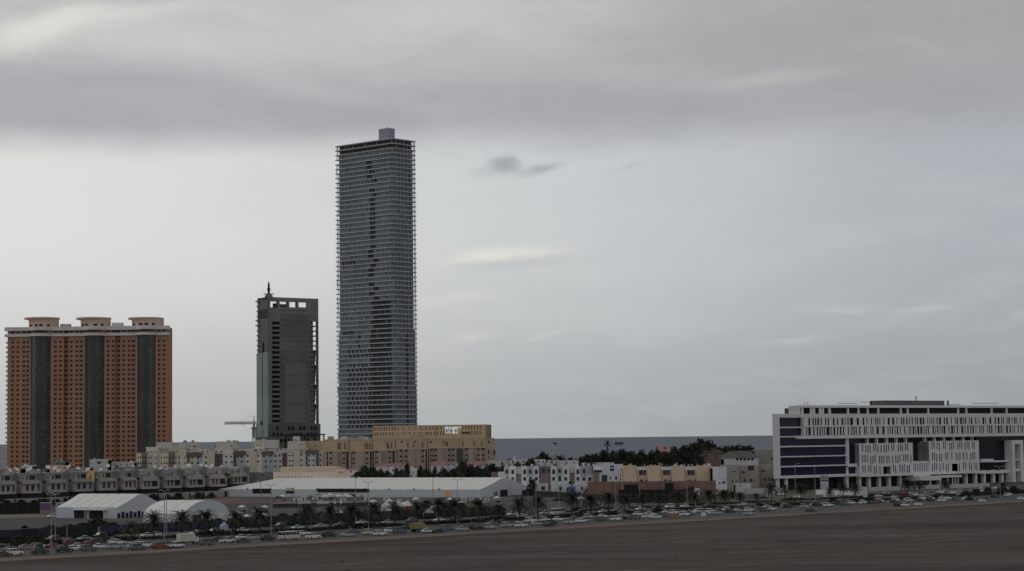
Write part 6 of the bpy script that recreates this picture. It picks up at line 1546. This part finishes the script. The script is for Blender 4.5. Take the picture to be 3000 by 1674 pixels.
def box_truck():
    t = thing('box_truck', '', 'truck'); mb = MB()
    loft(mb, [(1.7, 1.0, .5, 2.2, .1), (2.9, 1.0, .5, 2.1, .1), (3.3, .98, .5, 1.2, .1)]); mb.build('cab', P0, t)
    mb = MB(); mb.box(-3.4, 1.55, -1.15, 1.15, .85, 3.2); mb.build('cargo_box', PA['cream'], t); mb = MB(); mb.box(-3.4, 1.7, -.5, .5, .5, .85); mb.build('chassis', metal_d, t)
    mb = MB(); mb.hexa([(2.0, -1.02, 1.3), (3.34, -.92, 1.25), (3.34, .92, 1.25), (2.0, 1.02, 1.3)], [(2.0, -1.0, 2.0), (2.95, -.9, 2.0), (2.95, .9, 2.0), (2.0, 1.0, 2.0)]); mb.build('windows', cgl, t)
    wheels(t, (-2.2, 2.4), 1.02, .45); lights(t, 3.28, -3.4, .9, .8); return t
def minibus():
    t = thing('minibus', '', 'bus'); mb = MB()
    loft(mb, [(-3.45, 1.0, .45, 1.55, .04), (3.1, 1.02, .4, 1.5, .04), (3.5, .96, .45, 1.35, .06)]); loft(mb, [(-3.4, .94, 2.35, 2.62, .1), (2.8, .96, 2.35, 2.64, .1), (3.05, .9, 2.35, 2.5, .08)])
    for x in (-3.2, -1.9, -.6, .7, 2.0):
        for s in (-1, 1): mb.box(x - .07, x + .07, s * .99 - .03, s * .99 + .03, 1.5, 2.4)
    mb.build('body', PA['cream'], t); mb = MB(); mb.hexa([(-3.4, -.97, 1.5), (3.38, -.95, 1.4), (3.38, .95, 1.4), (-3.4, .97, 1.5)], [(-3.38, -.95, 2.4), (3.0, -.93, 2.4), (3.0, .93, 2.4), (-3.38, .95, 2.4)]); mb.build('windows', cgl, t)
    wheels(t, (-2.3, 2.2), 1.0, .42); lights(t, 3.46, -3.45, .92, .8); return t
def dump():
    t = thing('dump_truck', '', 'truck'); mb = MB(); loft(mb, [(1.5, 1.1, .6, 2.4, .1), (2.8, 1.1, .6, 2.2, .1), (3.0, 1.05, .6, 1.3, .1)]); mb.build('cab', PA['yellow'], t)
    mb = MB(); mb.hexa([(-3.2, -1.1, 1.1), (1.2, -1.1, 1.1), (1.2, 1.1, 1.1), (-3.2, 1.1, 1.1)], [(-3.7, -1.25, 2.9), (1.4, -1.25, 2.9), (1.4, 1.25, 2.9), (-3.7, 1.25, 2.9)]); mb.build('dump_body', PA['yellow'], t); mb = MB(); mb.box(-3.2, 1.6, -.5, .5, .6, 1.1); mb.build('chassis', metal_d, t)
    mb = MB(); mb.box(1.9, 2.86, -1.06, 1.06, 1.5, 2.15); mb.build('windows', cgl, t); wheels(t, (-2.2, -1.2, 2.1), 1.1, .5); return t
KIND = {'sedan': sedan, 'suv': suv, 'pickup': pickup, 'box': box_truck, 'bus': minibus, 'dump': dump}
NAMES = {'sedan': 'saloon car', 'suv': 'off road car', 'pickup': 'pickup truck', 'box': 'box truck', 'bus': 'minibus', 'dump': 'tipper truck'}
LEN = {'sedan': 4.7, 'suv': 5, 'pickup': 5.3, 'box': 7.2, 'bus': 7.4, 'dump': 7}
near = '''14 1632 sedan maroon;73 1630 suv white;35 1620 sedan green;83 1611 sedan pink;123 1625 suv green;165 1607 sedan red;158 1597 suv maroon;186 1595 pickup white;92 1595 suv red;38 1601 sedan black;194 1620 suv black;220 1614 sedan white;237 1607 sedan white;265 1616 suv grey;270 1599 sedan maroon;263 1589 sedan silver;340 1610 suv silver;352 1596 sedan white;400 1609 suv cream;454 1607 suv white;492 1603 sedan black;528 1606 pickup white;557 1596 box white;610 1598 suv grey;671 1592 pickup white;719 1591 sedan maroon;716 1581 sedan white;741 1582 sedan silver;790 1586 suv black;852 1583 bus cream;922 1580 suv white;893 1569 sedan white;
1024 1573 sedan silver;1088 1568 suv cream;1119 1571 suv white;1148 1561 sedan white;1176 1564 suv grey;1234 1560 dump yellow;1259 1562 sedan white;1315 1556 suv blue;1360 1556 sedan silver;1399 1551 suv black;1199 1552 sedan black;1408 1553 sedan black;1492 1546 suv silver;1532 1546 suv white;1478 1534 sedan black;1451 1540 sedan grey;1579 1540 sedan silver;1600 1530 suv white;1620 1539 suv black;1674 1536 suv silver;1707 1532 sedan white;1767 1528 suv grey;1810 1527 suv white;1771 1518 sedan white;1831 1517 sedan silver;1866 1523 suv grey;1903 1519 suv white;1909 1511 sedan white;1953 1516 suv grey;1951 1506 sedan white;1982 1518 sedan orange;1980 1508 suv white;2012 1513 suv white;2048 1512 suv black;2039 1501 sedan white;2087 1504 suv white;2103 1508 sedan silver;2145 1504 suv black;2200 1500 suv white;2225 1493 sedan blue;2264 1497 suv white;2070 1497 sedan grey;2118 1497 sedan black;
2314 1489 suv black;2363 1490 suv silver;2381 1481 sedan white;2416 1479 sedan black;2430 1486 suv white;2451 1485 sedan white;2480 1482 suv grey;2500 1478 sedan white;2534 1478 suv white;2553 1469 suv white;2579 1475 sedan red;2611 1469 sedan white;2643 1468 sedan white;2669 1472 suv cream;2698 1470 sedan black;2713 1462 sedan silver;2745 1463 sedan white;2765 1471 suv white;2783 1464 sedan white;2806 1468 suv grey;2837 1464 sedan white;2890 1465 sedan maroon;2954 1455 sedan white;2969 1448 suv white;2995 1446 sedan grey;2920 1460 suv black;2300 1480 sedan white;2340 1481 suv black;1640 1545 sedan black;1850 1509 suv black;1690 1523 sedan grey;1730 1520 suv silver;1440 1551 suv silver;1560 1532 suv white;1640 1527 sedan white;1745 1531 sedan silver;1790 1512 suv black;1840 1524 sedan black;1885 1512 sedan white;1930 1520 sedan white;1935 1507 suv silver;1998 1504 sedan black;2030 1506 sedan white;2065 1504 suv silver;2120 1508 sedan white;2135 1498 suv white;2165 1500 sedan white;2180 1494 suv black;2240 1490 sedan white;2245 1500 suv grey;2280 1487 suv silver;2330 1482 sedan silver;2345 1478 sedan white;2400 1484 suv black;2465 1477 sedan silver;2520 1472 suv black;2560 1478 sedan black;2595 1474 suv white;2625 1474 sedan black;2655 1465 suv white;2690 1464 sedan white;2730 1470 suv black;2860 1466 suv grey;2930 1452 sedan white;320 1598 suv black;420 1596 sedan grey;300 1608 sedan white;130 1608 sedan black;60 1600 suv grey;640 1588 sedan black;970 1575 suv black;1040 1562 sedan grey;1300 1563 sedan black'''
far = '436 1575 sedan white;464 1573 sedan white;298 1578 suv black;580 1568 sedan white;714 1561 sedan white;875 1552 sedan white;943 1547 sedan silver;825 1548 suv black;1063 1537 sedan white;1140 1536 sedan silver;1210 1532 suv grey;1290 1529 sedan white;1340 1524 sedan black;1490 1512 suv white;1534 1516 sedan silver;1556 1510 sedan grey;1639 1510 bus white;1705 1508 suv black;1880 1496 sedan white;1967 1490 suv white;1600 1508 sedan silver;1770 1504 sedan white;1810 1502 suv silver;1000 1543 sedan grey;640 1566 suv grey;160 1588 suv maroon;250 1585 sedan silver;1925 1494 sedan black;2010 1488 sedan white;2080 1487 suv grey;2180 1483 sedan white'
PROTO = {}; CNT = {}
placed = []
plan = []
def add(px, py, kind, col, lane):
    s, t = rst(px, py); t += .9
    if lane == 'near': t = min(max(t, 15.2), 56)
    elif lane == 'far': t = min(max(t, 79.5), 99)
    for _ in range(14):
        hit = [q for q in placed if abs(q[0] - s) < (q[2] + LEN[kind]) / 2 + .5 and abs(q[1] - t) < 2.5]
        if not hit: break
        t2 = hit[0][1] + 2.6
        if lane == 'near' and t2 > 56.5: t2 = 15.2; s += 6
        if lane == 'far' and t2 > 99.5: s += 6; t2 = 79.5
        t = t2
    placed.append((s, t, LEN[kind]))
    plan.append((s, t, kind, col, lane))
for txt, lane in ((near, 'near'), (far, 'far')):
    for it in txt.replace('\n', '').split(';'):
        a = it.split(); add(float(a[0]), float(a[1]), a[2], a[3], lane)
WH = {'near': 'on the near carriageway', 'far': 'on the far carriageway', 'park': 'parked by the office block', 'fair': 'parked in the fairground', 'lot': 'parked before the brown hoarding'}
for lane, reg, n in (('park', (2690, 2850, 1440, 1457), 34), ('park', (2560, 2690, 1449, 1461), 7), ('park', (2860, 3000, 1432, 1446), 22), ('fair', (700, 1080, 1447, 1462), 12), ('fair', (1, 100, 1478, 1486), 8), ('lot', (2160, 2500, 1452, 1464), 9), ('lot', (1560, 2060, 1436, 1445), 12), ('fair', (150, 165, 1514, 1518), 1)):
    for _ in range(n):
        for _try in range(30):
            px, py = rnd.uniform(*reg[:2]), rnd.uniform(*reg[2:])
            s, t = rst(px, py)
            if all((abs(q[0] - s) > 5.6 or abs(q[1] - t) > 2.6) for q in placed): break
        else: continue
        placed.append((s, t, 5)); plan.append((s, t, rnd.choice(('sedan', 'suv', 'sedan')), rnd.choice(('white', 'white', 'white', 'silver', 'grey', 'black')), lane))
tot = {}
for p_ in plan: tot[(p_[2], p_[3], p_[4])] = tot.get((p_[2], p_[3], p_[4]), 0) + 1
idx = {}
for s, t, kind, col, lane in sorted(plan, key=lambda q: (rd(q[0], q[1]).x / rd(q[0], q[1]).y)):
    key = (kind, col, lane); idx[key] = idx.get(key, 0) + 1
    lb = {'pink': 'dusty pink'}.get(col, col) + ' ' + NAMES[kind] + ' ' + WH[lane]
    lb += ', %s such from the left' % ordn(idx[key]) if tot[key] > 1 else ''
    CS = 1.06
    pos = rd(s, t, .1 if lane in ('near', 'far') else .05); rz = RA + (math.pi if lane == 'far' else 0) + rnd.uniform(-.03, .03) + (0 if lane in ('near', 'far') else rnd.choice((0, math.pi)))
    grp = {'near': 'traffic on the near carriageway', 'far': 'traffic on the far carriageway'}.get(lane, 'parked cars')
    if kind not in PROTO:
        r = KIND[kind](); PROTO[kind] = r; r.location = pos; r.rotation_euler = (0, 0, rz); r.scale = (CS, CS, CS); r['label'] = lb; r['group'] = grp
        PROTO[kind + 'c'] = col
        if col != 'white' and kind in ('sedan', 'suv', 'pickup'):
            for c in r.children:
                for slt in c.material_slots:
                    if slt.material == P0: slt.link = 'OBJECT'; slt.material = PA[col]
            PROTO[kind + 's'] = PA[col]
        else: PROTO[kind + 's'] = P0
    else:
        src = PROTO[kind + 's']
        dup(PROTO[kind], pos, rz, lb, grp, {src: PA[col]} if kind in ('sedan', 'suv', 'pickup') and PA[col] != src else None, CS)

# ---------------------------------------------------------------- small fairground stalls, crates and generators
def stall_proto():
    t = thing('market_stall', '', 'stall'); mb = MB(); mb.hexa([(-1.6, -1.3, 2.3), (1.6, -1.3, 2.3), (1.6, 1.3, 2.3), (-1.6, 1.3, 2.3)], [(-.1, -.1, 3.2), (.1, -.1, 3.2), (.1, .1, 3.2), (-.1, .1, 3.2)]); mb.build('canopy', tentw, t)
    for x, y in ((-1.5, -1.2), (1.5, -1.2), (1.5, 1.2), (-1.5, 1.2)): block('pole', metal_l, t, x - .04, x + .04, y - .04, y + .04, 0, 2.35)
    block('counter', metal_d, t, -1.4, 1.4, -1.2, -.7, 0, 1.0); return t
def crate_proto():
    t = thing('crate_stack', '', 'crates'); 
    for x, y, z in ((-.6, 0, 0), (.6, .05, 0), (-.1, 0, 1.0)): block('crate', mat('crate_wood', (.22, .17, .12), .9, .25, .6), t, x - .55, x + .55, y - .5, y + .5, z, z + .95)
    return t
def gen_proto():
    t = thing('generator', '', 'generator'); block('housing', wc, t, -1.5, 1.5, -.7, .7, .3, 1.9); block('base_frame', metal_d, t, -1.6, 1.6, -.75, .75, 0, .3); mb = MB(); mb.tube((1.0, 0, 1.9), (1.0, 0, 2.5), .08, .08, 8); mb.build('exhaust', metal_d, t); block('grille', metal_d, t, -1.2, -.2, -.74, -.7, .6, 1.6); return t
FR = random.Random(21)
spots = []
while len(spots) < 46:
    px = FR.choice((FR.uniform(570, 830), FR.uniform(1080, 1460), FR.uniform(830, 1080)))
    py = FR.uniform(1462, 1472) if 800 < px < 1090 else (FR.uniform(1466, 1500) if px > 1100 else FR.uniform(1480, 1535))
    q = ground(px, py)
    if all((q - s_[1]).length > 6 for s_ in spots): spots.append((px, q))
spots.sort(key=lambda v: v[0])
kinds = {'stall': (stall_proto, 'small white market stall'), 'crate': (crate_proto, 'small stack of wooden crates'), 'gen': (gen_proto, 'white generator on a frame')}
pr_, ct_ = {}, {}
for px, q in spots:
    k = FR.choice(('stall', 'stall', 'crate', 'gen')); ct_[k] = ct_.get(k, 0) + 1
    lb = kinds[k][1] + ' in the fairground, %s from the left' % ordn(ct_[k]); rz = RA + FR.uniform(-.5, .5)
    if k not in pr_: r = kinds[k][0](); pr_[k] = r; r.location = q; r.rotation_euler = (0, 0, rz); r['label'] = lb; r['group'] = 'fairground stalls and stores'
    else: dup(pr_[k], q, rz, lb, 'fairground stalls and stores')
